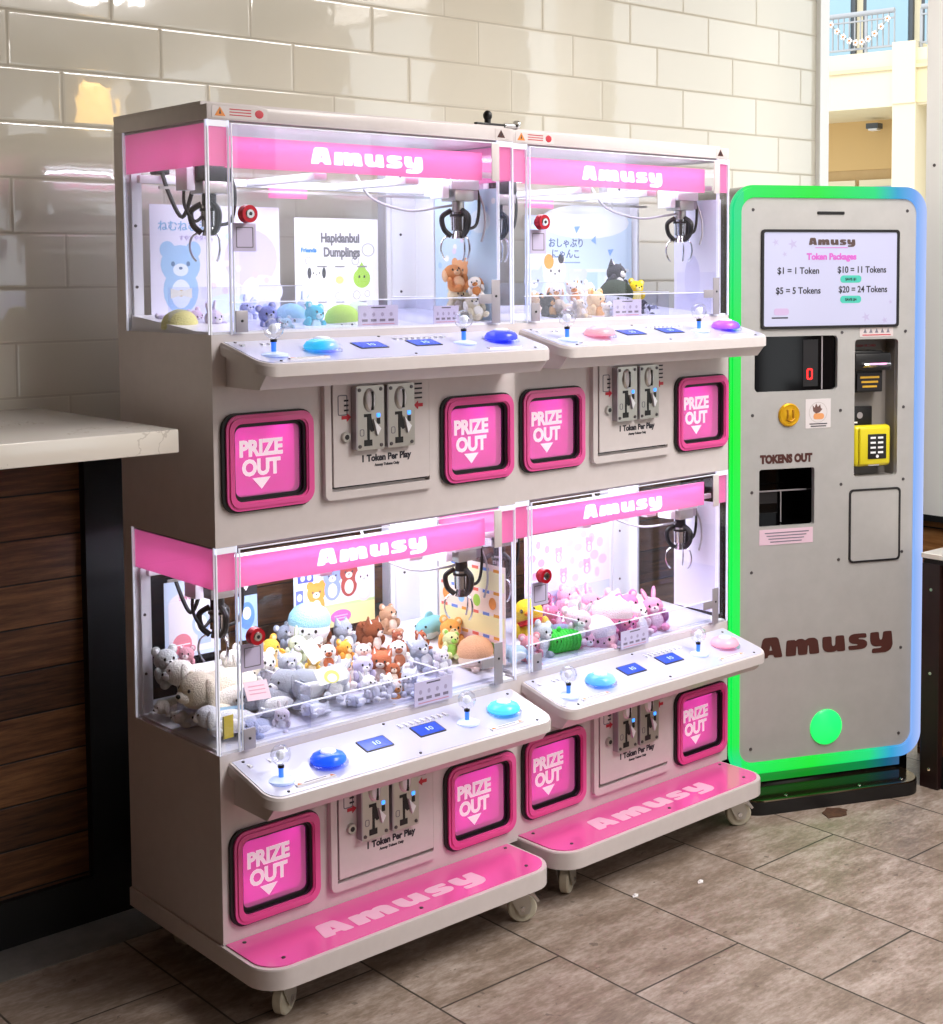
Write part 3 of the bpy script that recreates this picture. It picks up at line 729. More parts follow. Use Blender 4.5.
# ---------------------------------------------------------------- plush toys
EYE = mat('plush_eye', '#15110f', .2)
def plush(name, kind, c1, c2, P, r, label, parent_rot, seed, group):
    rnd = random.Random(seed)
    a, c = plush_mat(c1), plush_mat(c2)
    b = B(); b2 = B(); bf = B()
    E = lambda B_, m, x, y, z, rx, ry, rz, rot=None, u=14, v=9: B_.ell(m, (x * r, y * r, z * r), (rx * r, ry * r, rz * r), rot, u, v)
    extra = None
    if kind in ('bear', 'cat', 'bunny', 'dog', 'squirrel', 'hamster', 'bird'):
        E(b, a, 0, .05, -.38, .56, .5, .56)
        E(b, a, 0, -.05, .34, .62 if kind == 'hamster' else .58, .54, .52)
        for s in (-1, 1):
            E(b, a, s * .52, -.22, -.22, .17, .24, .32, Euler((.5, 0, s * .3)))
            E(b, a, s * .34, -.5, -.78, .22, .34, .2)
            if kind in ('bear', 'hamster'):
                k = .24 if kind == 'bear' else .17
                E(b, a, s * .42, .02, .78, k, .13, k); E(b2, c, s * .42, -.07, .78, k * .6, .07, k * .6)
            if kind == 'bunny': E(b, a, s * .24, .05, 1.0, .13, .09, .42, Euler((.2, s * .25, 0))); E(b2, c, s * .25, -.03, 1.0, .07, .03, .3, Euler((.2, s * .25, 0)))
            if kind == 'dog': E(b2 if c2 != '#ffffff' else b, c if c2 != '#ffffff' else a, s * .56, .0, .3, .15, .24, .4, Euler((0, -s * .25, 0)))
            if kind in ('cat', 'squirrel'):
                b.cyl(a, (s * .36 * r, 0, .66 * r), (s * .46 * r, 0, 1.06 * r), .22 * r, .02 * r, 10)
                b2.cyl(c, (s * .365 * r, -.11 * r, .68 * r), (s * .44 * r, -.07 * r, .96 * r), .11 * r, .01 * r, 8)
            E(bf, EYE, s * .22, -.53, .40, .065, .04, .08, u=8, v=6)
        if kind != 'bird':
            E(b2, c, 0, -.5, .2, .24, .15, .18); E(bf, EYE, 0, -.645, .27, .07, .04, .05, u=8, v=6)
            E(b2, c, 0, -.36, -.36, .36, .14, .4)
        else:
            E(bf, plush_mat('#f08a24'), 0, -.62, .26, .16, .22, .09)
            extra = ('scarf', c2)
        if kind == 'squirrel': extra = ('tail', c1)
        if kind == 'cat': extra = ('thin_tail', c1)
    elif kind == 'dome':
        b.lathe(a, [(.95 * r, -.12 * r), (1.0 * r, .05 * r), (.93 * r, .36 * r), (.74 * r, .63 * r), (.42 * r, .82 * r), (.08 * r, .9 * r)])
        b2.lathe(c, [(.5 * r, -.78 * r), (.86 * r, -.66 * r), (.98 * r, -.38 * r), (.95 * r, -.12 * r)])
        for s in (-1, 1): E(bf, EYE, s * .3, -.93, -.28, .07, .05, .09, u=8, v=6); E(b2, c, s * .45, -.75, -.7, .22, .25, .16)
        E(bf, EYE, 0, -.97, -.4, .06, .04, .04, u=8, v=6)
    elif kind == 'longdog':
        E(b, a, .1, .1, -.1, .95, .5, .42); E(b, a, -.72, -.12, .12, .46, .42, .4)
        for s in (-1, 1):
            E(b, a, -.45, s * .5 - .05, -.3, .3, .17, .16, Euler((0, 0, s * .5))); E(b, a, .85, s * .36, -.28, .34, .17, .16, Euler((0, 0, -s * .4)))
            E(b, a, -.66 - .0, s * .42 - .1, .14, .16, .1, .34, Euler((s * .4, 0, 0))); E(bf, EYE, -1.08, -.12 + s * .16, .22, .04, .05, .06, u=8, v=6)
        E(b2, c, -1.1, -.12, .06, .16, .2, .14); E(bf, EYE, -1.24, -.12, .1, .05, .07, .05, u=8, v=6); E(b2, c, .05, -.36, -.16, .6, .16, .26)
        b.tube(a, [(.98 * r, .1 * r, 0), (1.15 * r, .12 * r, .14 * r), (1.22 * r, .1 * r, .32 * r)], .09 * r, 8)
    elif kind == 'fish':
        E(b, a, 0, 0, 0, 1.0, .5, .5); b2.prism(c, [(.85 * r, 0), (1.3 * r, .4 * r), (1.15 * r, 0), (1.3 * r, -.4 * r)], FRONT(0, 0, 0), -.08 * r, .08 * r)
        E(b2, c, -.1, 0, -.2, .8, .45, .36); E(b, a, 0, .05, .5, .3, .08, .2)
        for s in (-1, 1): E(bf, EYE, -.72, s * .3, .14, .06, .06, .07, u=8, v=6)
    elif kind == 'roll':
        b.cyl(a, (-1.0 * r, 0, 0), (1.0 * r, 0, 0), .55 * r, n=28)
        for k in range(9): b.tube(a, [((-.9 + k * .225) * r, .57 * r * math.cos(t / 10 * 2 * PI), .57 * r * math.sin(t / 10 * 2 * PI)) for t in range(11)], .035 * r, 6, False)
        for s in (-1, 1): E(b, a, -.55 + s * .3, -.1, .62, .14, .1, .16)
        b2.cyl(c, (1.0 * r, 0, 0), (1.03 * r, 0, 0), .38 * r); b2.cyl(c, (-1.03 * r, 0, 0), (-1.0 * r, 0, 0), .38 * r)
        for s in (-1, 1): E(bf, EYE, -.55 + s * .14, -.54, .14, .05, .03, .07, u=8, v=6)
    o = b.make(name, None, ang=60)
    b2.make('muzzle_and_belly' if kind not in ('dome', 'roll', 'fish') else {'dome': 'pale_base', 'roll': 'end_cap', 'fish': 'fin'}[kind], o, ang=60)
    bf.make('face', o, ang=60)
    if extra:
        e = B()
        if extra[0] == 'scarf': e.lathe(plush_mat(c2), [(.36 * r, -.14 * r), (.56 * r, -.08 * r), (.56 * r, .06 * r), (.36 * r, .1 * r)]); e.ell(plush_mat(c2), (.3 * r, -.52 * r, -.36 * r), (.16 * r, .1 * r, .34 * r), Euler((0, -.3, 0)))
        if extra[0] == 'tail': e.tube(plush_mat(c1), [(0, .4 * r, -.6 * r), (.1 * r, .8 * r, -.3 * r), (.15 * r, .86 * r, .3 * r), (.1 * r, .62 * r, .6 * r)], [.1 * r] * 4 + [.26 * r] * 12 + [.14 * r] * 8, 10)
        if extra[0] == 'thin_tail': e.tube(plush_mat(c1), [(0, .5 * r, -.6 * r), (.4 * r, .72 * r, -.5 * r), (.6 * r, .6 * r, -.1 * r)], .09 * r, 8)
        e.make(extra[0].replace('thin_', ''), o, ang=60)
    o.location = P
    z = rnd.uniform(-.75, .35)
    o.rotation_euler = (rnd.uniform(-.45, .05), rnd.uniform(-.3, .3), z + parent_rot)
    if kind in ('longdog', 'roll', 'fish'): o.rotation_euler = (rnd.uniform(-.15, .1), rnd.uniform(-.12, .12), rnd.uniform(-.5, .3) + parent_rot)
    if kind == 'dome': o.rotation_euler = (rnd.uniform(-.2, 0), rnd.uniform(-.15, .15), z + parent_rot)
    tag(o, label, 'plush toy', group)
    return o

PNAME = {'bear': 'plush_bear', 'cat': 'plush_cat', 'bunny': 'plush_bunny', 'dog': 'plush_dog', 'squirrel': 'plush_squirrel', 'hamster': 'plush_hamster', 'bird': 'plush_bird',
         'dome': 'plush_cushion', 'longdog': 'lying_plush_dog', 'fish': 'plush_fish', 'roll': 'plush_roll'}
GRP = {('L', 'up'): 'plush toys in the upper left case', ('L', 'lo'): 'plush toys in the lower left case', ('R', 'up'): 'plush toys in the upper right case', ('R', 'lo'): 'plush toys in the lower right case'}
MTX = {'L': Matrix(), 'R': Matrix.Translation((RX, RY, 0)) @ Matrix.Rotation(RA, 4, 'Z')}
PLUSH = [
('L', 'lo', 'dome', '#a9e3ee', '#f4f6f8', 0.445, 0.313, 0.728, 0.053, 'aqua dome shaped plush with white base at the back left of the lower left case'),
('L', 'lo', 'bear', '#8d7ab0', '#c7bcdc', 0.442, 0.339, 0.673, 0.037, 'mottled purple plush bear behind the yellow bear in the lower left case'),
('L', 'lo', 'squirrel', '#8a4a2c', '#e9d2bd', 0.493, 0.336, 0.687, 0.04, 'russet brown plush squirrel between the purple bear and the grey cat'),
('L', 'lo', 'cat', '#9aa0ab', '#e9ebef', 0.538, 0.3, 0.677, 0.046, 'grey plush cat below the animal poster in the lower left case'),
('L', 'lo', 'squirrel', '#8b4a28', '#f3e4d6', 0.609, 0.273, 0.671, 0.047, 'brown plush squirrel with pale face right of the grey cat'),
('L', 'lo', 'bear', '#c79a78', '#ead2bd', 0.707, 0.334, 0.685, 0.042, 'tan plush bear against the white back post of the lower left case'),
('L', 'lo', 'bear', '#f0b13c', '#f8dca0', 0.319, 0.293, 0.675, 0.042, 'golden yellow plush bear right of the red lock in the lower left case'),
('L', 'lo', 'bunny', '#cdd8b8', '#ffffff', 0.385, 0.283, 0.672, 0.042, 'pale sage plush bunny beside the golden bear'),
('L', 'lo', 'bear', '#f4c95c', '#fff0c4', 0.381, 0.205, 0.654, 0.027, 'small yellow plush bear in front of the pale sage bunny'),
('L', 'lo', 'dog', '#f4efe9', '#b5623a', 0.435, 0.221, 0.658, 0.036, 'white plush dog with brown ears behind the grey plush dog'),
('L', 'lo', 'bear', '#e9a53a', '#f6d79a', 0.484, 0.221, 0.657, 0.036, 'orange yellow plush bear behind the hamsters'),
('L', 'lo', 'hamster', '#f5efec', '#e8b7b0', 0.419, 0.137, 0.638, 0.038, 'white plush hamster with pink belly near the middle of the lower left case'),
('L', 'lo', 'hamster', '#c9c6e4', '#f7f5fb', 0.472, 0.128, 0.636, 0.041, 'lavender plush hamster beside the white hamster'),
('L', 'lo', 'squirrel', '#c9714a', '#fbf2ea', 0.53, 0.133, 0.635, 0.045, 'rust and white striped plush squirrel right of the lavender hamster'),
('L', 'lo', 'bear', '#a85a33', '#f0d9c6', 0.53, 0.083, 0.626, 0.03, 'small dark rust plush bear in front of the grey and white dog'),
('L', 'lo', 'bunny', '#f3f3f6', '#dfe2ea', 0.439, 0.053, 0.617, 0.035, 'white plush bunny at the front beside the price card'),
('L', 'lo', 'bear', '#eef0f5', '#ffffff', 0.481, 0.046, 0.615, 0.029, 'small white plush bear at the front right of the white bunny'),
('L', 'lo', 'dog', '#f6f3f0', '#a9674a', 0.607, 0.161, 0.644, 0.04, 'white plush dog with tan ears by the back post'),
('L', 'lo', 'cat', '#aeb6c6', '#e6e9f0', 0.661, 0.139, 0.637, 0.046, 'blue grey plush cat against the right end of the pile'),
('L', 'lo', 'bear', '#b55f3a', '#efd9cb', 0.712, 0.201, 0.653, 0.028, 'small rust red plush bear on top at the right end of the pile'),
('L', 'lo', 'bear', '#9d5238', '#e6c7b5', 0.656, 0.23, 0.66, 0.025, 'tiny brown plush bear at the foot of the white back post'),
('L', 'lo', 'longdog', '#a3a8b3', '#eef0f3', 0.198, 0.108, 0.633, 0.07, 'grey floppy plush dog lying at the front left of the lower left case'),
('L', 'lo', 'longdog', '#a9afb9', '#f2f3f5', 0.296, 0.13, 0.642, 0.079, 'large grey plush dog lying under the white tag card'),
('L', 'lo', 'longdog', '#dde2ea', '#f8f9fb', 0.335, 0.075, 0.575, 0.061, 'pale grey plush lying folded behind the front glass'),
('L', 'lo', 'longdog', '#efe6cf', '#fbf6ea', 0.102, 0.163, 0.664, 0.1, 'cream fluffy plush bundle behind the left side glass'),
('L', 'lo', 'longdog', '#f3efe2', '#ffffff', 0.118, 0.278, 0.665, 0.074, 'off white plush with a soft blanket behind the cream bundle'),
('L', 'lo', 'bear', '#cfd2cf', '#f3f3f1', 0.055, 0.329, 0.684, 0.048, 'pale grey plush bear at the back left corner of the lower left case'),
('L', 'lo', 'bear', '#d79aa4', '#f5dde0', 0.116, 0.343, 0.689, 0.032, 'dusty pink plush bear between the pale grey bear and the blanket plush'),
('L', 'lo', 'bunny', '#f4f1ea', '#ffffff', 0.192, 0.204, 0.648, 0.051, 'large white plush bunny behind the red lock of the lower left case'),
('L', 'lo', 'longdog', '#c9d3ea', '#f0f3fa', 0.132, 0.06, 0.59, 0.045, 'light blue plush lying low in the front left chute corner'),
('L', 'lo', 'dog', '#f3e9dc', '#d68a45', 0.513, 0.059, 0.586, 0.037, 'white plush dog with orange ears low behind the price card'),
('L', 'lo', 'fish', '#8ccbd0', '#d6eef0', 0.795, 0.265, 0.666, 0.055, 'teal plush fish near the right wall of the lower left case'),
('L', 'lo', 'bear', '#f2a850', '#f9d9a6', 0.802, 0.196, 0.653, 0.049, 'orange plush bear in the right corner of the lower left case'),
('L', 'lo', 'dome', '#eeb48a', '#f6dcc8', 0.804, 0.095, 0.628, 0.047, 'peach dome shaped plush in front of the orange bear'),
('L', 'lo', 'bear', '#e5e6a6', '#9fd65c', 0.766, 0.15, 0.643, 0.038, 'pale yellow plush bear with green belly below the right claw'),
('L', 'lo', 'bear', '#f6f3ee', '#e6e0da', 0.255, 0.226, 0.659, 0.049, 'off white plush bear in front of the golden bear'),
('L', 'lo', 'cat', '#b9bdc6', '#f3f4f6', 0.314, 0.212, 0.656, 0.041, 'light grey plush cat behind the large grey dog'),
('L', 'lo', 'bunny', '#e3e6ee', '#ffffff', 0.369, 0.085, 0.637, 0.043, 'silver white plush bunny right of the white tag card'),
('L', 'lo', 'hamster', '#f3ebe4', '#f0c8b8', 0.522, 0.194, 0.652, 0.033, 'cream plush hamster behind the lavender hamster'),
('L', 'lo', 'cat', '#d7dbe6', '#ffffff', 0.556, 0.052, 0.61, 0.035, 'pale silver plush cat at the front right of the pile'),
('L', 'lo', 'bear', '#8f96a4', '#d9dce3', 0.393, 0.336, 0.69, 0.04, 'slate grey plush bear behind the pale sage bunny'),
('L', 'lo', 'dog', '#efe9e0', '#8a5a3c', 0.43, 0.264, 0.669, 0.03, 'small cream plush dog with brown ears beside the pale sage bunny'),
('L', 'lo', 'bear', '#e9e4ee', '#ffffff', 0.688, 0.092, 0.628, 0.034, 'pale lilac plush bear at the right end of the pile near the clear barrier'),
('L', 'lo', 'bear', '#f1ece2', '#ffffff', 0.2, 0.268, 0.669, 0.049, 'ivory plush bear behind the left corner pane of the lower left case'),
('L', 'lo', 'longdog', '#e9edf4', '#ffffff', 0.067, 0.075, 0.617, 0.061, 'white plush lying at the bottom of the left side glass'),
('R', 'lo', 'bear', '#f3b3cf', '#fde4ee', 0.509, 0.332, 0.628, 0.044, 'small pink plush bear at the far back left of the pink pile'),
('R', 'lo', 'bunny', '#fbd3e2', '#ffffff', 0.51, 0.274, 0.625, 0.043, 'small blush plush bunny at the back left of the pink pile'),
('R', 'lo', 'bear', '#fbe0ea', '#ffffff', 0.542, 0.07, 0.611, 0.049, 'very pale pink plush bear at the right end of the pink pile'),
('R', 'lo', 'bear', '#f8c3d6', '#ffffff', 0.316, 0.062, 0.577, 0.047, 'light pink plush bear in front of the white and pink dome'),
('R', 'lo', 'bird', '#f5cf2e', '#d92b22', 0.263, 0.221, 0.623, 0.075, 'yellow plush bird with red scarf at the left of the lower right case'),
('R', 'lo', 'longdog', '#8f97ab', '#e7d3a9', 0.272, 0.118, 0.618, 0.048, 'slate grey plush lying right of the yellow bird'),
('R', 'lo', 'bear', '#c6d3d6', '#f1f4f5', 0.165, 0.076, 0.622, 0.047, 'pale grey blue plush bear below the yellow bird'),
('R', 'lo', 'bear', '#d97aa0', '#f5d0de', 0.351, 0.218, 0.623, 0.038, 'deep pink plush bear behind the yellow bird'),
('R', 'lo', 'roll', '#44d84a', '#e8f7e4', 0.228, 0.068, 0.605, 0.053, 'bright green roll shaped plush at the front of the lower right case'),
('R', 'lo', 'bear', '#f0a3ab', '#fbe0e2', 0.11, 0.06, 0.603, 0.045, 'salmon pink plush bear left of the green roll'),
('R', 'lo', 'longdog', '#bcdcf0', '#eef6fb', 0.053, 0.061, 0.61, 0.045, 'light blue plush lying in the front left of the lower right case'),
('R', 'lo', 'bear', '#f7b9d0', '#fde6ee', 0.422, 0.205, 0.622, 0.05, 'pale pink plush bear at the back left of the pink pile'),
('R', 'lo', 'bunny', '#f6a6c6', '#fde1ec', 0.5, 0.209, 0.623, 0.055, 'rose pink plush bunny at the back of the pink pile'),
('R', 'lo', 'bear', '#f9cfe0', '#ffffff', 0.572, 0.205, 0.621, 0.051, 'light blush plush bear right of the rose pink bunny'),
('R', 'lo', 'bear', '#ef86b8', '#fbd6e6', 0.573, 0.133, 0.62, 0.055, 'strong pink plush bear at the back right of the pink pile'),
('R', 'lo', 'bunny', '#f4a3cb', '#fde1ef', 0.61, 0.069, 0.616, 0.054, 'orchid pink plush bunny by the right end of the pink pile'),
('R', 'lo', 'bear', '#fbd9e4', '#fff4f8', 0.356, 0.134, 0.62, 0.053, 'creamy pink plush bear in the middle left of the pink pile'),
('R', 'lo', 'bear', '#f9c4d8', '#ffeef4', 0.426, 0.138, 0.618, 0.049, 'soft pink plush bear at the centre of the pink pile'),
('R', 'lo', 'dome', '#fbe3ec', '#f48fb8', 0.44, 0.072, 0.641, 0.056, 'white and pink dome plush in the middle right of the pink pile'),
('R', 'lo', 'bear', '#f07fae', '#fbd0e2', 0.483, 0.06, 0.592, 0.045, 'hot pink plush bear right of the white and pink dome'),
('R', 'lo', 'bunny', '#fbdfe8', '#ffffff', 0.3, 0.062, 0.638, 0.047, 'pale blush plush bunny behind the price card of the lower right case'),
('R', 'lo', 'dome', '#fdf3f6', '#f7c6d8', 0.379, 0.069, 0.6, 0.054, 'white dome plush at the front right of the pink pile'),
('R', 'lo', 'bear', '#9c4f74', '#d7a7bd', 0.422, 0.324, 0.628, 0.035, 'plum plush bear at the far back left of the lower right case'),
('R', 'up', 'bear', '#3a302c', '#d99f58', 0.24, 0.12, 1.503, 0.038, 'dark brown plush bear with tan belly at the left of the upper right case'),
('R', 'up', 'longdog', '#f3dcb4', '#fbf1df', 0.293, 0.1, 1.499, 0.041, 'cream plush dog lying left of the tan bear in the upper right case'),
('R', 'up', 'bear', '#f2cf9b', '#e5a55e', 0.423, 0.12, 1.502, 0.048, 'tan and white plush bear sitting in the upper right case'),
('R', 'up', 'cat', '#3c3a44', '#efeef2', 0.634, 0.24, 1.576, 0.051, 'black plush cat with white face on top of the upper right pile'),
('R', 'up', 'dome', '#2f3a2c', '#c9cdd8', 0.562, 0.17, 1.53, 0.049, 'black plush dome below the black cat in the upper right case'),
('R', 'up', 'bear', '#f6dc2c', '#fbef9a', 0.677, 0.2, 1.537, 0.038, 'bright yellow plush bear right of the black cat'),
('R', 'up', 'dog', '#4a4a52', '#eceaf0', 0.618, 0.12, 1.49, 0.031, 'small black plush dog behind the price card of the upper right case'),
('R', 'up', 'cat', '#8f95ac', '#dfe2ee', 0.76, 0.2, 1.474, 0.026, 'small grey plush cat at the right of the upper right pile'),
('R', 'up', 'cat', '#f6f1ea', '#d98a3c', 0.442, 0.22, 1.537, 0.037, 'white plush cat with orange belly behind the cream dog'),
('R', 'up', 'bear', '#edc58a', '#f7e4c3', 0.296, 0.22, 1.503, 0.039, 'honey coloured plush bear behind the left corner pane of the upper right case'),
('R', 'up', 'bear', '#f8f4f0', '#ffffff', 0.526, 0.25, 1.533, 0.037, 'plain white plush bear behind the tan bear'),
('R', 'up', 'bear', '#f0d9b8', '#fbf1e0', 0.288, 0.05, 1.495, 0.032, 'small sand coloured plush bear at the front left of the tan bear'),
('R', 'up', 'dog', '#f5efe6', '#d9a06a', 0.426, 0.28, 1.529, 0.034, 'white plush dog with tan ears behind the dark brown bear'),
('R', 'up', 'bear', '#f6ead6', '#ffffff', 0.405, 0.05, 1.487, 0.029, 'tiny cream plush bear at the front right of the tan bear'),
('L', 'up', 'bunny', '#cfd4f2', '#f3f4fd', 0.248, 0.26, 1.503, 0.033, 'pale blue violet plush bunny behind the periwinkle bear'),
('L', 'up', 'bear', '#bfe6f4', '#f2fafd', 0.228, 0.06, 1.477, 0.024, 'small pale aqua plush bear at the front between the periwinkle and turquoise bears'),
('L', 'up', 'dome', '#d6ecc0', '#f6fbf0', 0.576, 0.27, 1.497, 0.032, 'pale green dome plush behind the lime green dome'),
('L', 'up', 'bear', '#f2d3e2', '#fdf1f6', 0.124, 0.28, 1.487, 0.032, 'pale pink plush bear at the foot of the sleepy blue bear poster'),
('L', 'up', 'bear', '#e0d6f6', '#f7f4fd', 0.051, 0.3, 1.481, 0.027, 'light lilac plush bear in the back left corner of the upper left case'),
('L', 'up', 'dome', '#efeba0', '#fbf9dc', 0.049, 0.22, 1.481, 0.041, 'pale yellow dome plush behind the left side glass'),
('L', 'up', 'bunny', '#d9cdf0', '#f5f0fb', 0.125, 0.2, 1.484, 0.037, 'lavender plush bunny behind the left corner pane of the upper left case'),
('L', 'up', 'bear', '#a9b4ee', '#e0e4fb', 0.219, 0.12, 1.492, 0.037, 'periwinkle plush bear at the left of the upper left pile'),
('L', 'up', 'dome', '#9fdff0', '#eefafd', 0.331, 0.2, 1.492, 0.038, 'light sky blue dome plush with pale base behind the left push button'),
('L', 'up', 'bear', '#38c7dc', '#c9f1f6', 0.339, 0.12, 1.489, 0.04, 'bright turquoise plush bear in the upper left case'),
('L', 'up', 'dome', '#b7e34a', '#f7fbe9', 0.428, 0.13, 1.486, 0.041, 'lime green dome plush left of the price card'),
('L', 'up', 'bunny', '#dcecf8', '#ffffff', 0.395, 0.24, 1.507, 0.034, 'icy white plush bunny behind the turquoise bear'),
('L', 'up', 'bear', '#a6e04a', '#ecf8d4', 0.661, 0.2, 1.464, 0.022, 'small lime green plush bear right of the price card'),
('L', 'up', 'dog', '#e0955c', '#f2c49a', 0.808, 0.17, 1.581, 0.042, 'orange brown plush dog on top by the right wall of the upper left case'),
('L', 'up', 'bear', '#f6e9c6', '#fdf8ea', 0.811, 0.17, 1.525, 0.039, 'cream plush bear under the orange brown dog'),
('L', 'up', 'dog', '#efe4c2', '#fbf6e6', 0.814, 0.1, 1.507, 0.036, 'pale cream plush dog right of the cream bear'),
('L', 'up', 'dog', '#f5ede4', '#d58a4e', 0.819, 0.1, 1.56, 0.03, 'white plush dog with tan ears against the right wall of the upper left case'),
('L', 'lo', 'longdog', '#e9e6dc', '#ffffff', 0.052, 0.3, 0.602, 0.04, 'oatmeal plush lying under the pale grey bear behind the left side glass'),
('L', 'lo', 'longdog', '#f2efe8', '#ffffff', 0.05, 0.205, 0.592, 0.038, 'chalk white plush lying under the cream fluffy bundle'),
('L', 'lo', 'longdog', '#eef1f6', '#ffffff', 0.279, 0.051, 0.6, 0.034, 'snow white plush lying low behind the front barrier, left of the pale grey one'),
('L', 'lo', 'longdog', '#d6dbe6', '#ffffff', 0.397, 0.049, 0.599, 0.032, 'misty grey plush lying low behind the lavender price card'),
('L', 'lo', 'bunny', '#f3e9ee', '#ffffff', 0.19, 0.05, 0.595, 0.03, 'pale rosy plush bunny low in the front left chute corner'),
]
for i, (m, lv, kind, c1, c2, x, y, z, r, lab) in enumerate(PLUSH):
    plush(PNAME[kind], kind, c1, c2, MTX[m] @ Vector((x, y, z)), r * 1.02, lab, RA if m == 'R' else 0, 100 + i, GRP[m, lv])

# ---------------------------------------------------------------- posters and cards
def M2(m, M): return MTX[m] @ M
_pm = {}
def ink(h, rough=.6): return mat('print_' + h.strip('#'), h, rough)
def sheet(b, colr, w, h, M): b.prism(ink(colr), [(0, 0), (w, 0), (w, h), (0, h)], M, -.0012, 0)
def step(b): b.k = getattr(b, 'k', 0) + 1; return b.k * 1.2e-5
def disc(b, colr, cx, cy, rx, ry, M, d=.0003, n=20):
    d = .0002 + step(b)
    b.prism(ink(colr), [(cx + rx * math.cos(2 * PI * k / n), cy + ry * math.sin(2 * PI * k / n)) for k in range(n)], M, 0, d)
def bar(b, colr, x0, x1, y0, y1, M, d=.0003):
    d = .0002 + step(b)
    b.prism(ink(colr), [(x0, y0), (x1, y0), (x1, y1), (x0, y1)], M, 0, d)
def critter(b, body, belly, cx, cy, s, M, ears='round', dark='#4a4550'):
    for k in (-1, 1):
        if ears == 'round': disc(b, body, cx + k * .34 * s, cy + .95 * s, .2 * s, .2 * s, M, .0002)
        elif ears == 'tall': disc(b, body, cx + k * .2 * s, cy + 1.2 * s, .12 * s, .36 * s, M, .0002)
        else: b.prism(ink(body), [(cx + k * .12 * s, cy + .9 * s), (cx + k * .5 * s, cy + .8 * s), (cx + k * .42 * s, cy + 1.25 * s)][::k], M, 0, .0002)
    disc(b, body, cx, cy, .46 * s, .55 * s, M, .0003); disc(b, body, cx, cy + .6 * s, .52 * s, .46 * s, M, .0004)
    disc(b, belly, cx, cy - .08 * s, .26 * s, .34 * s, M, .0006); disc(b, belly, cx, cy + .48 * s, .2 * s, .15 * s, M, .0006)
    for k in (-1, 1): disc(b, dark, cx + k * .2 * s, cy + .62 * s, .05 * s, .06 * s, M, .0008, 10)
    disc(b, dark, cx, cy + .52 * s, .05 * s, .035 * s, M, .0009, 10)
def poster(name, label, b, cat='poster'):
    o = b.make(name, None, smooth=False); return tag(o, label, cat)

# upper left case
M = FRONT(.058, .366, 1.474); b = B(); sheet(b, '#eceafb', .352, .285, M)
disc(b, '#d9d2f4', .27, .16, .075, .07, M, .0002); disc(b, '#f8f4fd', .30, .08, .06, .04, M, .0002); disc(b, '#e2f0fb', .20, .04, .06, .035, M, .0002)
b.text(ink('#8fc2ea'), 'ねむねむえん', .026, M @ TOP(.02, .226, .0006), 'LEFT', .01); b.text(ink('#b9a8dc'), 'すやすやタイム', .013, M @ TOP(.075, .203, .0006), 'LEFT')
critter(b, '#a9cdf0', '#eaf3fc', .078, .085, .10, M, 'round', '#6c86a8')
b.prism(ink('#f3f0dc'), [(.05, .09), (.078, .083), (.106, .09), (.106, .066), (.078, .073), (.05, .066)], M, 0, .0012); disc(b, '#e9c873', .078, .078, .008, .008, M, .0014)
for k in range(14): disc(b, ('#c9d9f5', '#e3d2f2', '#f6e6ee', '#d5ecf2')[k % 4], .16 + (k * 37 % 180) / 1000, .03 + (k * 53 % 200) / 1000, .008, .008, M, .0003, 10)
poster('character_poster', 'pale lilac poster with a sleepy blue bear at the back of the upper left case', b)
M = FRONT(.452, .362, 1.504); b = B(); sheet(b, '#f8f8fa', .258, .232, M)
b.text(ink('#77757a'), 'Hapidanbui', .0325, M @ TOP(.078, .172, .0005), 'LEFT', .04, sx=.82); b.text(ink('#77757a'), 'Dumplings', .0325, M @ TOP(.086, .136, .0005), 'LEFT', .04, sx=.82)
b.text(ink('#3f8fe0'), 'Friends', .016, M @ TOP(.018, .146, .0005), 'LEFT', .04)
disc(b, '#a9a7a7', .226, .153, .020, .017, M, .0002); disc(b, '#f8f8fa', .226, .153, .018, .015, M, .0004)
critter(b, '#fdfdfd', '#f1f1f1', .064, .066, .045, M, 'round'); disc(b, '#3a3a40', .043, .094, .006, .014, M, .0006); disc(b, '#3a3a40', .087, .094, .006, .014, M, .0006)
disc(b, '#efefef', .135, .085, .022, .026, M, .0002); disc(b, '#f4d98a', .135, .076, .013, .010, M, .0005)
disc(b, '#a6d64a', .205, .08, .027, .025, M, .0003); b.prism(ink('#a6d64a'), [(.188, .098), (.222, .098), (.205, .122)], M, 0, .0003); disc(b, '#2d3a20', .197, .084, .003, .004, M, .0006, 8); disc(b, '#2d3a20', .213, .084, .003, .004, M, .0006, 8)
for x, y, rr in ((.13, .035, .010), (.188, .037, .012), (.222, .04, .009), (.04, .125, .010), (.185, .125, .012)): disc(b, '#b5b3b5', x, y, rr, rr, M, .0002); disc(b, '#f8f8fa', x, y, rr * .8, rr * .8, M, .0004)
for x in (.08, .135, .205): bar(b, '#8c8a8e', x - .014, x + .016, .108, .112, M); bar(b, '#8c8a8e', x - .012, x + .014, .018, .021, M)
poster('dumplings_poster', 'white poster reading Hapidanbui Dumplings at the back of the upper left case', b)
RW = lambda x, y, z: LEFTF(x, y, z)
M = RW(.8455, .292, 1.476); b = B(); sheet(b, '#cfe6f8', .25, .33, M)
critter(b, '#f0b27e', '#fae3cb', .10, .09, .06, M, 'round'); disc(b, '#e6f2fb', .18, .25, .04, .03, M); disc(b, '#f6ead2', .12, .04, .05, .03, M)
for k in range(10): disc(b, ('#b5d6f2', '#f7f9fc', '#e8dcf2')[k % 3], .02 + (k * 61 % 215) / 1000, .14 + (k * 47 % 170) / 1000, .008, .008, M, .0002, 10)
poster('puppy_poster', 'light blue poster with an orange puppy on the right wall of the upper left case', b)
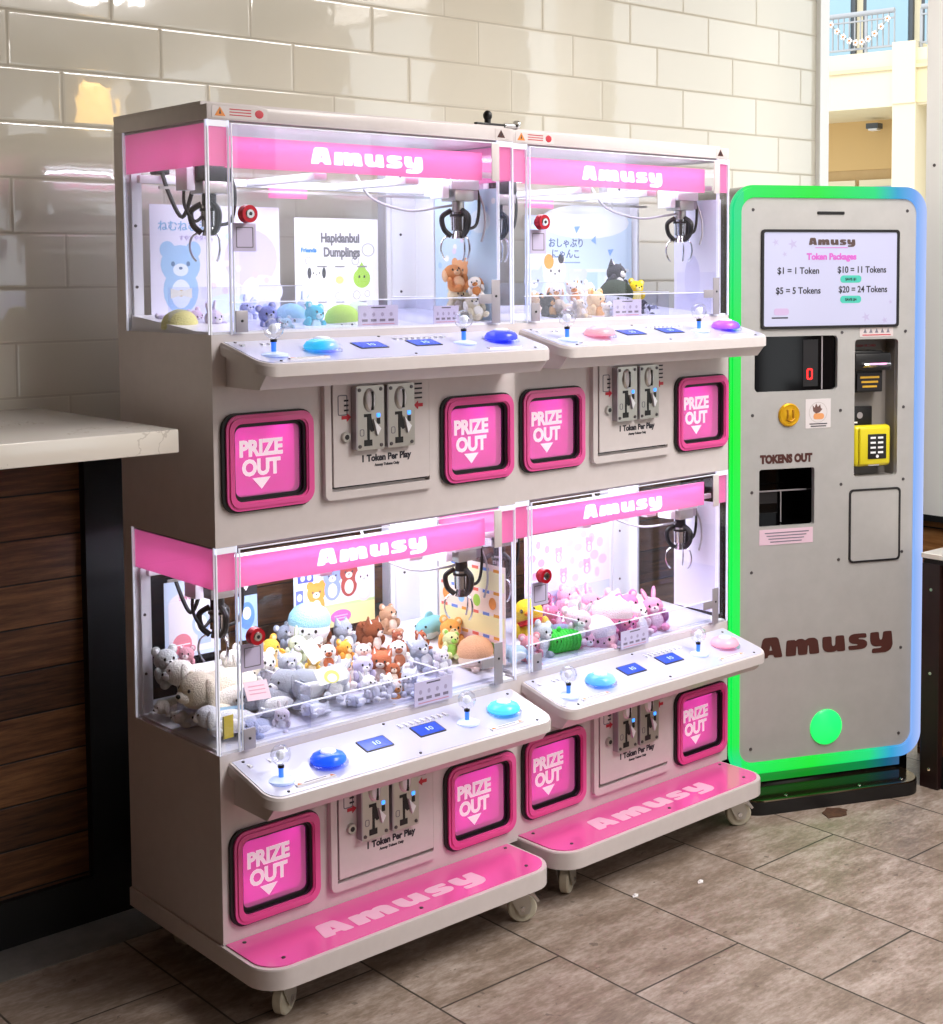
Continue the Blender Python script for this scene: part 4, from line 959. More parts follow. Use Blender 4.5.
# lower left case
M = FRONT(.066, .352, .690); b = B(); sheet(b, '#cfe0f7', .148, .185, M); bar(b, '#f3eef8', .010, .138, .01, .13, M); disc(b, '#f3eef8', .074, .13, .064, .03, M, .0002)
b.text(ink('#e08aa6'), 'sweetie', .022, M @ TOP(.072, .138, .0012), 'CENTER', .01); disc(b, '#e88a9a', .045, .032, .026, .026, M, .0006)
disc(b, '#b8ccf2', .096, .075, .024, .03, M, .0005); disc(b, '#f9fafd', .096, .075, .016, .02, M, .0007); bar(b, '#b8ccf2', .086, .122, .025, .05, M, .0005); bar(b, '#ffffff', .03, .066, .030, .033, M, .0009)
poster('pastel_poster', 'pale blue framed poster with a pink circle behind the lower left side glass', b)
M = FRONT(.262, .36, .700); b = B(); sheet(b, '#a9c6f2', .062, .15, M); bar(b, '#1d1a20', 0, .062, .11, .15, M); b.prism(ink('#f2eef2'), [(.012, .15), (.03, .122), (.05, .15)], M, 0, .0006); disc(b, '#5f8fe2', .032, .06, .022, .034, M, .0004); disc(b, '#dbe8fa', .032, .066, .012, .016, M, .0006)
poster('blue_poster', 'small blue and black poster beside the red lock of the lower left case', b)
M = FRONT(.430, .358, .688); b = B(); sheet(b, '#e3ecf4', .252, .19, M); bar(b, '#f5e9a6', .035, .252, 0, .055, M, .0002); disc(b, '#9fd0b8', .14, .165, .06, .035, M, .0002); bar(b, '#c9dca0', .05, .252, .052, .06, M, .0003)
bar(b, '#6a6fc8', .006, .028, .01, .11, M, .0004); bar(b, '#5a5fb8', .012, .06, .128, .152, M, .0004)
for k in range(3): disc(b, '#d7d9f6', .017, .028 + k * .032, .008, .010, M, .0007, 12)
for k in range(2): disc(b, '#d7d9f6', .027 + k * .02, .14, .007, .008, M, .0007, 12)
for cx, cy, c1, c2, e in ((.068, .065, '#f2a24a', '#fbe9d2', 'round'), (.118, .100, '#93a3d8', '#f2f3fa', 'pointed'), (.170, .103, '#a94f48', '#f5e3da', 'pointed'), (.218, .085, '#f1dcea', '#ffffff', 'tall')): critter(b, c1, c2, cx, cy, .055, M, e)
disc(b, '#d675c4', .143, .025, .032, .018, M, .0006); bar(b, '#f3c8ea', .122, .164, .026, .029, M, .0009); bar(b, '#f3c8ea', .128, .158, .019, .022, M, .0009)
poster('animal_band_poster', 'poster of four cartoon animals in a row at the back of the lower left case', b)
M = RW(.8455, .29, .600); b = B(); sheet(b, '#f6e3dc', .265, .25, M)
for k in range(4): bar(b, ('#f8d6da', '#faeeb0', '#fbe0cc', '#f9f2c4')[k], .004, .261, .01 + k * .058, .06 + k * .058, M, .0002)
for k in range(24): bar(b, ('#e86f5c', '#6f8fd8', '#e8a03c')[k % 3], .01 + (k % 6) * .042, .035 + (k % 6) * .042, .058 + (k // 6) * .058, .066 + (k // 6) * .058, M, .0004)
for k in range(8): disc(b, ('#a7d24a', '#f29a4a', '#8fc6ea')[k % 3], .03 + (k % 4) * .062, .034 + (k // 4) * .116, .014, .016, M, .0005, 14)
poster('candy_poster', 'pink and yellow striped poster on the right wall of the lower left case', b)
# upper right case
M = M2('R', FRONT(.385, .360, 1.476)); b = B(); sheet(b, '#cfe4f8', .452, .285, M); disc(b, '#eef5fc', .25, .27, .19, .05, M, .0002)
for x, y, a in ((.055, .235, 0), (.20, .255, 1), (.272, .215, 0), (.345, .188, 1)): b.prism(ink('#82b0ea'), [(x, y), (x + .022, y - .012), (x + .02, y + .014)] if not a else [(x, y), (x + .026, y + .002), (x + .01, y - .020)][::-1], M, 0, .0004)
b.text(ink('#5c6f96'), 'おしゃぶり', .030, M @ TOP(.092, .196, .0008), 'LEFT', .012); b.text(ink('#5c6f96'), 'にゃんこ', .030, M @ TOP(.105, .164, .0008), 'LEFT', .012)
bar(b, '#8fa6cc', .11, .225, .147, .151, M, .0004); bar(b, '#e6f1fb', .20, .44, .12, .13, M, .0003); bar(b, '#b9d6f4', .19, .30, .03, .12, M, .0003); bar(b, '#dfeefb', .33, .43, .03, .11, M, .0003)
critter(b, '#b9c6f0', '#e8ecfb', .035, .05, .075, M, 'pointed'); critter(b, '#f6f1ee', '#ffffff', .120, .072, .085, M, 'pointed'); disc(b, '#e9a24a', .095, .152, .02, .022, M, .0008); disc(b, '#3c3a40', .145, .160, .012, .014, M, .0008); critter(b, '#d3dcf4', '#eef1fb', .215, .045, .075, M, 'round')
poster('kitten_poster', 'sky blue poster with three cartoon kittens at the back of the upper right case', b)
M = M2('R', RW(.8455, .195, 1.474)); b = B(); sheet(b, '#e6e4f6', .175, .33, M); bar(b, '#dcdaf2', .01, .165, .01, .12, M, .0002); disc(b, '#d2d0ee', .07, .10, .03, .07, M, .0003)
poster('lilac_sheet', 'plain pale lilac sheet on the right wall of the upper right case', b)
# lower right case
M = M2('R', FRONT(.375, .360, .600)); b = B(); sheet(b, '#efe3f4', .36, .23, M); bar(b, '#c9cdf0', .0, .36, .005, .055, M, .0002); b.text(ink('#f09ac0'), 'ふわふわもちもち', .026, M @ TOP(.18, .022, .0008), 'CENTER', .012)
for k in range(26):
    x, y = .02 + (k * 83 % 320) / 1000, .07 + (k * 59 % 145) / 1000
    disc(b, ('#f4a8c8', '#f9dce8', '#e7c8ea', '#f6c2d6')[k % 4], x, y, .010 + .004 * (k % 3), .012 + .003 * (k % 2), M, .0003, 14)
for x, y in ((.14, .15), (.26, .10), (.16, .085), (.27, .165)): critter(b, '#f7a9c4', '#fdeaf1', x, y, .028, M, 'round')
poster('pink_pattern_poster', 'pink and lilac patterned poster at the back of the lower right case', b)
M = M2('R', RW(.8455, .195, .585)); b = B(); sheet(b, '#e9e6f5', .175, .33, M); bar(b, '#dfdcf2', .01, .165, .01, .14, M, .0002)
poster('lavender_sheet', 'plain lavender sheet on the right wall of the lower right case', b)

def card(m, x0, x1, z0, z1, y, label, rows=2, colr='#cbc3de', name='price_card', tilt=None):
    M = M2(m, FRONT(x0, y, z0)); w, h = x1 - x0, z1 - z0
    if tilt: M = M @ tilt
    b = B(); sheet(b, colr, w, h, M)
    bar(b, '#55505e', w * .32, w * .68, h * .86, h * .92, M)
    for k in range(4):
        disc(b, '#a79dba', w * (.16 + .22 * k), h * .56, w * .04, h * .10, M, .0003, 12)
        bar(b, '#7d7488', w * (.09 + .22 * k), w * (.23 + .22 * k), h * .22, h * .34, M)
    bar(b, '#c88aa0', w * .1, w * .9, h * .08, h * .12, M)
    return tag(b.make(name, None, smooth=False), label, 'card', 'price cards on the claw machine windows')
card('L', .390, .505, 1.474, 1.522, .013, 'lavender price card standing beside the lime green plush in the upper left window')
card('L', .612, .690, 1.474, 1.517, .0135, 'blank looking lavender card near the right crane in the upper left window')
card('L', .523, .640, .566, .624, -.0095, 'lavender price card on the lower left window above the two blue screens')
card('R', .381, .495, 1.474, 1.521, .013, 'lavender price card standing beside the tan bear in the upper right window')
card('R', .386, .498, .566, .615, -.0095, 'lavender price card beside the green roll on the lower right window')
def tagcard(x, y, z, w, h, rx, rz, colr, label, deco):
    M = Matrix.Translation((x, y, z)) @ Euler((rx, 0, rz)).to_matrix().to_4x4(); b = B(); sheet(b, colr, w, h, M)
    deco(b, w, h, M)
    return tag(b.make('toy_tag', None, smooth=False), label, 'tag')
tagcard(.285, .062, .700, .07, .055, .9, .55, '#f4f3f1', 'white diamond tilted tag card on the large grey plush dog', lambda b, w, h, M: [bar(b, '#b9b6b6', w * .2, w * .8, h * (.3 + .15 * k), h * (.34 + .15 * k), M) for k in range(3)])
tagcard(.285, .036, .655, .085, .04, .95, .1, '#eef2e2', 'white tag with a green rainbow arc on the front of the large grey plush dog', lambda b, w, h, M: [disc(b, '#d9d870', w * .5, h * .35, w * .26, h * .4, M, .0004), disc(b, '#eef2e2', w * .5, h * .28, w * .16, h * .26, M, .0007)])
tagcard(.018, .080, .60, .085, .045, 1.2, -.3, '#a9d6f0', 'light blue printed label on the cream fluffy plush bundle', lambda b, w, h, M: [disc(b, '#f2dc8a', w * .6, h * .4, w * .22, h * .2, M, .0004)])
tagcard(.022, .022, .592, .028, .05, PI / 2, .1, '#d9c23e', 'small yellow square card behind the left corner pane of the lower left case', lambda b, w, h, M: [bar(b, '#5c5a30', w * .0, w * .12, 0, h, M)])
tagcard(.100, .046, .655, .055, .045, .9, -.2, '#f5d6dc', 'pale pink tag card below the red lock of the lower left case', lambda b, w, h, M: [bar(b, '#e0a3b2', w * .15, w * .85, h * (.3 + .2 * k), h * (.36 + .2 * k), M) for k in range(3)])
# ---------------------------------------------------------------- token kiosk
def make_kiosk():
    root = empty('token_kiosk', 'tall grey token kiosk with a glowing green edge and a price screen', 'token machine', (1.7462, .0368, 0), -.4103)
    TW, z0, z1 = .6656, .087, 1.847
    cx, cz, h = TW / 2, (z0 + z1) / 2, z1 - z0
    KP = noisy('kiosk_panel', '#b6b4b2', '#afadab', 14, .38, metal=.15)
    KB = mat('kiosk_black_body', '#121114', .25, coat=.4)
    holes = [(.082, .361, 1.238, 1.402, .014), (.420, .571, .968, 1.388, .012), (.099, .285, .834, 1.007, .008)]
    b = B(); b.prism(KB, rr_pts(cx, cz, TW - .004, h - .004, .074, 10), FRONT(0, 0, 0), -.15, -.0065, [rr_pts((a + c) / 2, (d + e) / 2, c - a + .008, e - d + .008, .002)[::-1] for a, c, d, e, r in holes])
    b.rrect(KB, cx, cz, TW - .004, h - .004, .074, .15, .34, n=10); b.make('cabinet', root)
    b = B(); b.rrect(strip_mat(), cx, cz, TW, h, .075, .002, .007, hole=(TW - .072, h - .072, .045), n=12)
    b.rrect(strip_mat(), cx, cz, TW - .016, h - .016, .068, -.004, .002, hole=(TW - .066, h - .066, .046), n=12); b.make('light_strip', root)
    holes = [(.082, .361, 1.238, 1.402, .014), (.420, .571, .968, 1.388, .012), (.099, .285, .834, 1.007, .008)]
    b = B()
    b.prism(KP, rr_pts(cx, cz, TW - .072, h - .072, .045, 12), FRONT(0, 0, 0), -.02, -.004, [rr_pts((a + c) / 2, (d + e) / 2, c - a, e - d, r)[::-1] for a, c, d, e, r in holes])
    add_screws(b, [((x, .004, z), (0, -1, 0)) for x, z in ((.075, 1.775), (.598, 1.775), (.076, 1.17), (.075, .94), (.075, .70), (.075, .165), (.372, 1.175), (.376, .95), (.370, .72), (.596, 1.41), (.592, 1.178), (.594, .955), (.592, .73), (.592, .43), (.588, .16), (.375, 1.41))], .0055)
    fp = b.make('front_panel', root)
    b = B(); b.rrect(BLACK, .3335, 1.767, .092, .009, .003, .002, .006); b.make('speaker_slot', fp)
    # price screen
    SCR = mat('lit_screen', '#9c9cb4', .12, emit='#c9cae4', es=.42)
    b = B(); b.rrect(DARK, .335, 1.571, .468, .294, .010, -.002, .006, hole=(.452, .278, .006)); sc = b.make('price_screen', root)
    b = B(); b.rrect(SCR, .335, 1.571, .456, .282, .004, .001, .006); b.make('screen_glass', sc, smooth=False)
    SB = mat('screen_brown', '#54423f', .4); SPK = mat('screen_pink', '#c25fb8', .4, emit='#c25fb8', es=.12); STX = mat('screen_text', '#28262f', .4); STL = mat('screen_teal', '#45b3a2', .4, emit='#45b3a2', es=.12)
    F = lambda x, z: FRONT(x, .0006, z)
    b = B(); b.logo(SB, .158, F(.258, 1.672)); b.box(SPK, .28, .39, .0002, .0008, 1.663, 1.665); b.make('wordmark', sc, smooth=False)
    b = B(); b.text(SPK, 'Token Packages', .026, F(.336, 1.629), bold=.045); b.make('heading', sc, smooth=False)
    for t, x, z, sx in (('$1 = 1 Token', .224, 1.587, .92), ('$10 = 11 Tokens', .440, 1.589, .88), ('$5 = 5 Tokens', .224, 1.528, .92), ('$20 = 24 Tokens', .444, 1.530, .88)):
        b = B(); b.text(STX, t, .0275, F(x, z), bold=.018, sx=sx); b.make('price_text', sc, smooth=False)
    for x, z, t in ((.402, 1.570, 'SAVE $1'), (.402, 1.509, 'SAVE $4')):
        b = B(); b.rrect(STL, x, z, .072, .022, .010, .0004, .001); b.text(STX, t, .011, FRONT(x, .0003, z - .004), bold=.03); b.make('saving_badge', sc, smooth=False)
    b = B(); b.box(STX, .136, .19, .0003, .001, 1.455, 1.459); b.rrect(mat('screen_lilac', '#c7b0d8', .4), .168, 1.475, .05, .02, .008, .0004, .001); b.make('note', sc, smooth=False)
    for x, z, r in ((.148, 1.68, .012), (.205, 1.675, .017), (.178, 1.645, .009), (.455, 1.455, .016), (.52, 1.445, .011), (.54, 1.50, .008)):
        b = B(); b.prism(mat('screen_sparkle', '#b8b0d6', .4), [(x + (r if k % 2 else r * .35) * math.cos(k * PI / 5), z + (r if k % 2 else r * .35) * math.sin(k * PI / 5)) for k in range(10)], FRONT(0, .0008, 0), 0, .0002); b.make('sparkle', sc, smooth=False)
    # dark token display window with red digit
    b = B(); KG = mat('smoked_glass', '#060507', .06, spec=.3)
    b.box(KG, .078, .365, .016, .019, 1.234, 1.406); b.box(DARK, .25, .30, .0145, .016, 1.25, 1.39); b.box(GREY, .312, .316, .0145, .016, 1.24, 1.40)
    dw = b.make('display_window', root)
    b = B(); RD = mat('red_digit', '#ff2a2a', .3, emit='#ff2020', es=2.2)
    b.prism(RD, rr_pts(.272, 1.287, .020, .034, .007), FRONT(0, .0143, 0), 0, .0006, [rr_pts(.272, 1.287, .011, .025, .004)[::-1]]); b.make('digit', dw, smooth=False)
    # payment recess
    b = B(); x0, x1, a, c = .418, .573, .966, 1.390; RC = mat('recess_lining', '#8e8884', .4)
    b.box(RC, x0, x1, .068, .072, a, c); b.box(RC, x0, x0 + .003, .02, .07, a, c); b.box(RC, x1 - .003, x1, .02, .07, a, c); b.box(RC, x0, x1, .02, .07, c - .003, c); b.box(RC, x0, x1, .02, .07, a, a + .003)
    pr = b.make('payment_recess', root)
    b = B(); b.box(BLACK, .422, .530, .022, .068, 1.225, 1.352, .004); b.box(BLACK, .422, .548, .004, .05, 1.292, 1.345, .006)
    M = Matrix.Translation((.492, .002, 1.306)) @ Matrix.Rotation(-.5, 4, 'X')
    b.box(CHROME, -.046, .046, -.014, .014, -.004, .004, .002, M=M); b.box(mat('pink_led', '#ef9fd8', .3, emit='#f08ad2', es=.8), -.03, .03, -.0148, -.0138, -.002, .003, M=M)
    b.rrect(DARK, .480, 1.257, .086, .052, .004, .016, .022)
    for k, w in enumerate((.066, .058, .05)): b.box(mat('amber_print', '#c89a2c', .4, emit='#c8962a', es=.15), .48 - w / 2, .48 + w / 2, .0152, .016, 1.268 - k * .014, 1.274 - k * .014)
    b.make('bill_acceptor', pr)
    b = B(); YEL = mat('yellow_plastic', '#d9c91c', .32)
    b.box(BLACK, .424, .512, .05, .068, 1.10, 1.180, .003); b.box(BLACK, .418, .55, .03, .068, .995, 1.12, .004)
    b.box(YEL, .426, .556, .012, .044, .998, 1.124, .012, 3); b.box(YEL, .44, .545, .004, .014, 1.004, 1.118, .008, 3)
    b.box(BLACK, .468, .532, .0015, .006, 1.022, 1.098, .002)
    for k in range(4):
        for j in range(2): b.box(WHITEV, .476 + j * .026, .494 + j * .026, .0008, .0016, 1.084 - k * .015, 1.090 - k * .015)
    b.cyl(WHITEV, (.5, .0016, 1.03), (.5, .0006, 1.03), .005); b.box(WHITEV, .43, .46, .0495, .0502, 1.128, 1.133); b.cyl(GREY, (.468, .05, 1.152), (.468, .049, 1.152), .010)
    b.box(WHITE, .474, .512, .008, .013, 1.000, 1.008, .002); b.make('card_reader', pr)
    b = B(); b.text(REDV, 'INSERT CASH OR CARD', .0095, FRONT(.482, .0675, 1.362), bold=.02); b.make('lettering', pr, smooth=False)
    # tokens out
    b = B(); x0, x1, a, c = .097, .287, .832, 1.009
    b.box(KG, x0, x1, .12, .124, a, c); b.box(KG, x0, x0 + .003, .02, .12, a, c); b.box(KG, x1 - .003, x1, .02, .12, a, c); b.box(KG, x0, x1, .02, .12, c - .003, c); b.box(KG, x0, x1, .02, .12, a, a + .003)
    b.box(GREY, .099, .285, .05, .053, .932, .936); b.box(GREY, .196, .199, .05, .053, .838, .932); b.box(DARK, .115, .19, .06, .064, .895, .93)
    b.make('token_tray', root)
    b = B(); b.text(BROWNV, 'TOKENS OUT', .033, FRONT(.189, .0038, 1.026), bold=.07, sx=.84, ext=.0006); b.make('lettering', fp, smooth=False)
    b = B(); b.logo(BROWNV, .463, FRONT(.100, .0036, .437)); b.make('wordmark', fp, smooth=False)
    b = B(); b.box(mat('pink_sticker', '#e3c3d3', .5), .10, .28, .0028, .004, .780, .826)
    for k in range(4): b.box(INKG, .118 + .006 * k, .266 - .008 * k, .0022, .0028, .814 - k * .009, .817 - k * .009)
    b.make('notice_sticker', fp, smooth=False)
    # gold badge and hand sticker
    b = B(); GOLD = mat('gold_badge', '#d8a318', .25, .6, emit='#f0b020', es=.12); b.lathe(GOLD, [(.035, 0), (.035, .005), (.031, .009), (.027, .008), (.010, .012), (.001, .0125)], FRONT(.196, .004, 1.168))
    for k in (-1, 1): b.box(mat('gold_dark', '#a8720e', .35, .5), .196 + k * .009 - .003, .196 + k * .009 + .003, -.0095, -.005, 1.158, 1.184, .001)
    b.tube(mat('gold_dark', '#a8720e'), [(.182, -.006, 1.156), (.196, -.008, 1.149), (.210, -.006, 1.156)], .002, 6); b.make('token_badge', fp)
    b = B(); b.box(mat('hand_sticker_paper', '#d9d2d3', .5), .252, .338, .0028, .004, 1.124, 1.212, .0005)
    M = FRONT(0, .0028, 0); b.prism(ink('#b9b0ae'), rr_pts(.295, 1.172, .062, .062, .031), M, 0, .0002, [rr_pts(.295, 1.172, .059, .059, .0295)[::-1]])
    b.prism(ink('#6a4a44'), [(.278, 1.176), (.276, 1.194), (.283, 1.186), (.288, 1.199), (.294, 1.188), (.302, 1.196), (.304, 1.184), (.310, 1.182), (.300, 1.172), (.288, 1.168)], M, 0, .0004); b.prism(ink('#e09a62'), rr_pts(.297, 1.160, .036, .018, .008), M, 0, .0004)
    for k in range(2): b.box(INKD, .266 + .004 * k, .326 - .004 * k, .0022, .0028, 1.136 - k * .007, 1.139 - k * .007)
    b.make('hand_sticker', fp, smooth=False)
    b = B(); b.box(mat('pale_sticker', '#cfc4c4', .5), .436, .552, .0028, .004, 1.395, 1.428)
    for k in range(5): b.prism(INKG, [(.448 + k * .02, 1.407), (.460 + k * .02, 1.407), (.454 + k * .02, 1.421)], FRONT(0, .0028, 0), 0, .0003)
    b.box(REDV, .445, .543, .0024, .0028, 1.399, 1.402); b.make('payment_sticker', fp, smooth=False)
    # access panel and green lamp
    b = B(); b.rrect(DARK, .494, .819, .180, .226, .014, .0005, .004, hole=(.168, .214, .010)); b.rrect(KP, .494, .819, .170, .216, .011, .0025, .004); b.make('access_panel', root)
    GRN = mat('green_lamp', '#22e86a', .3, emit='#1be862', es=.95)
    b = B(); b.lathe(GRN, [(.054, 0), (.054, .004), (.048, .009), (.002, .011)], FRONT(.330, .004, .207), 40); b.make('round_lamp', root)
    # plinth and base plate
    b = B(); b.rrect(mat('gloss_black', '#070708', .08, coat=.8), cx, .06, TW - .06, .07, .01, .03, .30); pl_ = b.make('plinth', root)
    b = B(); b.box(strip_mat(.3), .04, TW - .06, .024, .030, .052, .078, .002); b.make('strip_reflection_band', root)  # added glowing band in place of the edge strip's reflection in the base
    b = B(); p = [(.0, .32)]; r = .07; y0 = -.10; TW_ = .622
    for k in range(9): a = PI + k / 8 * PI / 2; p.append((.0 + r + r * math.cos(a), y0 + r + r * math.sin(a)))
    for k in range(9): a = 1.5 * PI + k / 8 * PI / 2; p.append((TW_ - .005 - r + r * math.cos(a), y0 + r + r * math.sin(a)))
    p.append((TW_ - .005, .32))
    b.prism(BLACK, p, TOP(0, 0, 0), 0, .040); b.prism(mat('polished_base_top', '#5a4a38', .12, .9), p, TOP(0, 0, .040), 0, .004, scale1=.985)
    add_screws(b, [((.15, -.075, .044), (0, 0, 1)), ((.40, -.075, .044), (0, 0, 1)), ((.55, -.07, .044), (0, 0, 1))], .006, CHROME)
    b.make('base_plate', root)
    return root
make_kiosk()

# ---------------------------------------------------------------- the room
TILE = tile_mat(); FLOOR = floor_mat(); PLANK = plank_mat(); BLACKP = mat('black_paint', '#060506', .6)
CEIL = mat('ceiling_paint', '#9a958e', .8); WALLP = mat('plain_wall_paint', '#5d5148', .8); FRAMEW = mat('white_frame_paint', '#f0efec', .4)
XL, YF, ZC = -3.4, -6.2, 3.05
def one(name, m, dims, smooth=False, bev=0): b = B(); b.box(m, *dims, bev); return b.make(name, None, smooth)
struct(one('floor', FLOOR, (XL, 2.75, YF, .68, -.06, 0)))
struct(one('wall_back', TILE, (XL, 3.0, .65, .80, 1.20, ZC)))
struct(one('wall_back_lower', PLANK, (XL, 2.70, .62, .80, 0, 1.20)))
struct(one('baseboard_back', BLACKP, (XL, 2.58, .600, .62, 0, .115)))
struct(one('trim_1', FRAMEW, (3.0, 3.055, .63, .80, 0, ZC)))
struct(one('trim_2', BLACKP, (-.012, .34, .592, .62, .115, 1.20)))
struct(one('trim_3', noisy('concrete_strip', '#6d6a66', '#85817c', 9, .7, .3, 40), (XL, 2.58, .455, .60, 0, .003)))
struct(one('wall_left', WALLP, (XL - .1, XL, YF, .8, 0, ZC)))
struct(one('ceiling', CEIL, (XL, 2.75, YF, .8, ZC, ZC + .1)))
b = B()
for x in (.15, 1.9): b.box(WALLP, x, x + .5, YF - .15, YF, 0, ZC)
b.box(WALLP, XL, 2.75, YF - .15, YF, 2.55, ZC); b.box(WALLP, XL, 2.75, YF - .15, YF, 0, .5); b.box(WALLP, XL, .15, YF - .15, YF, .5, 2.55); struct(b.make('wall_front', None, False))  # unseen; left bay closed solid to keep daylight off the left side
PLANKR = plank_mat('oiled_planks', .106, .123, 0, ('#7a4a28', '#a9713f', '#c58f58'))
struct(one('wall_right', PLANKR, (2.585, 2.70, YF, -.075, 0, .782)))
struct(one('trim_4', BLACKP, (2.565, 2.72, YF, -.060, .782, .802)))
b = B()
for y0, y1 in ((-.325, -.09), (-1.12, -.62), (-2.9, -1.9), (-4.1, -3.9), (-5.2, -4.7)): b.box(FRAMEW if y0 > -.5 else WALLP, 2.57, 2.68, y0, y1, .802, ZC)  # farther dark piers are unseen, added to break up the tile reflections
b.box(FRAMEW, 2.57, 2.68, YF, -.09, ZC - .25, ZC); add_screws(b, [((2.57, -.12, 1.93), (-1, 0, 0))], .006); struct(b.make('window_1', None, False))

# counters
QUARTZ = mat('white_quartz', '#e6e0d6', .16, coat=.3); N = NT(QUARTZ); bq = N.n['Principled BSDF']
tc = N.new('ShaderNodeTexCoord'); v = N.noise(tc.outputs['Object'], 2.6, 6, .62)
vein = N.math('LESS_THAN', N.math('ABSOLUTE', N.math('SUBTRACT', v, .5)), .0035)
N.link(N.mix(N.math('MULTIPLY', vein, .4), '#e8e2d8', '#a3988c'), bq.inputs['Base Color'])
root = empty('counter', 'white stone counter top on the left, running up to the nearer claw machine', 'counter', (-1.7, .3, 0))
b = B(); b.box(QUARTZ, XL + .01, -.10, -.035, .648, 1.232, 1.28, .003); o = b.make('counter_top', root); o.matrix_parent_inverse = root.matrix_basis.inverted()
b = B(); b.box(BLACKP, XL + .1, -.12, .585, .619, 1.15, 1.231)
for x in (-2.6, -1.2): b.prism(BLACKP, [(.58, 1.231), (.08, 1.231), (.08, 1.19), (.55, .88), (.58, .88)], Matrix(((0, 0, 1, 0), (1, 0, 0, 0), (0, 1, 0, 0), (0, 0, 0, 1))), x, x + .04)
o = b.make('wall_bracket', root, False); o.matrix_parent_inverse = root.matrix_basis.inverted()
DKWOOD = noisy('dark_red_post', '#2a1513', '#1f0f0e', 20, .4)
root = empty('counter', 'low dark wood counter with white top at the right edge, past the kiosk', 'counter', (2.45, -.9, 0))
def cpart(name, fn, sm=False):
    b = B(); fn(b); o = b.make(name, root, sm); o.matrix_parent_inverse = root.matrix_basis.inverted()
cpart('counter_top', lambda b: (b.box(QUARTZ, 2.312, 2.584, -1.9, -.25, .716, .732, .002), b.box(BLACKP, 2.320, 2.584, -1.9, -.255, .700, .716)))
cpart('post', lambda b: (b.box(DKWOOD, 2.318, 2.380, -.312, -.250, 0, .700, .002), add_screws(b, [((2.318, -.282, z), (-1, 0, 0)) for z in (.62, .36, .06)], .006, CHROME)))
cpart('plank_panel', lambda b: b.box(PLANK, 2.345, 2.375, -1.9, -.312, .10, .700))
cpart('toe_kick', lambda b: b.box(BLACKP, 2.340, 2.38, -1.9, -.312, 0, .10))

# amber pendant hanging in the room behind the viewer, mirrored by one wall tile
root = empty('pendant_lamp', 'amber glass pendant lamp mirrored as a gold patch in the wall tiles', 'lamp', (1.69, -2.64, 2.33))
AMB = noisy('amber_glass', '#ffd277', '#c98a2c', 30, .3); ba = AMB.node_tree.nodes['Principled BSDF']; ba.inputs['Emission Color'].default_value = lin('#ffcf6e'); ba.inputs['Emission Strength'].default_value = 6
b = B(); b.lathe(AMB, [(.05, 0), (.085, .02), (.09, .12), (.075, .2), (.03, .235)]); b.make('shade', root)
b = B(); b.cyl(BLACK, (0, 0, .235), (0, 0, .29), .025); b.cyl(BLACK, (0, 0, .29), (0, 0, ZC - 2.33), .004, n=8); b.make('cord', root)

# lock bar lying on top of the machines, dead leaf and paper scraps on the floor
root = empty('lock_bar', 'black and chrome lock bar lying on top of the claw machines', 'lock', (.81, .05, 1.958))
b = B(); b.box(BLACK, -.03, .065, -.006, .006, 0, .008, .002); b.cyl(BLACK, (.01, 0, .008), (.01, 0, .018), .008); b.ell(BLACK, (.01, 0, .026), (.0115, .0115, .013)); b.make('bar', root)
b = B(); b.cyl(CHROME, (.065, 0, .0055), (.104, 0, .0055), .0055); b.cyl(CHROME, (.104, 0, .009), (.110, 0, .009), .011); b.cyl(DARK, (.110, 0, .009), (.1105, 0, .009), .005); b.make('barrel', root)
b = B(); rnd = random.Random(4)
pts = [((.036 + .024 * rnd.random()) * math.cos(k / 14 * 2 * PI) * (1.0), (.022 + .018 * rnd.random()) * math.sin(k / 14 * 2 * PI)) for k in range(14)]
b.prism(noisy('dead_leaf', '#5b3a26', '#3c2417', 60, .8), pts, TOP(0, 0, 0), 0, .0025)
o = b.make('dead_leaf', None, False, loc=(1.935, -.205, 0)); tag(o, 'brown dead leaf on the floor in front of the token kiosk', 'leaf')
for i, (x, y, l) in enumerate(((1.273, -.255, 'tiny white paper scrap on the floor in front of the farther claw machine'), (1.085, -.198, 'tiny white paper scrap on the floor nearest the gap between the claw machines'))):
    b = B(); b.prism(WHITEV, [(-.012, -.004), (.002, -.008), (.013, .001), (.004, .007), (-.006, .004)], TOP(0, 0, 0), 0, .002); b.box(WHITEV, -.004, .006, -.003, .004, .002, .005, .001)
    tag(b.make('paper_scrap', None, False, loc=(x, y, 0)), l, 'paper', 'paper scraps on the floor')

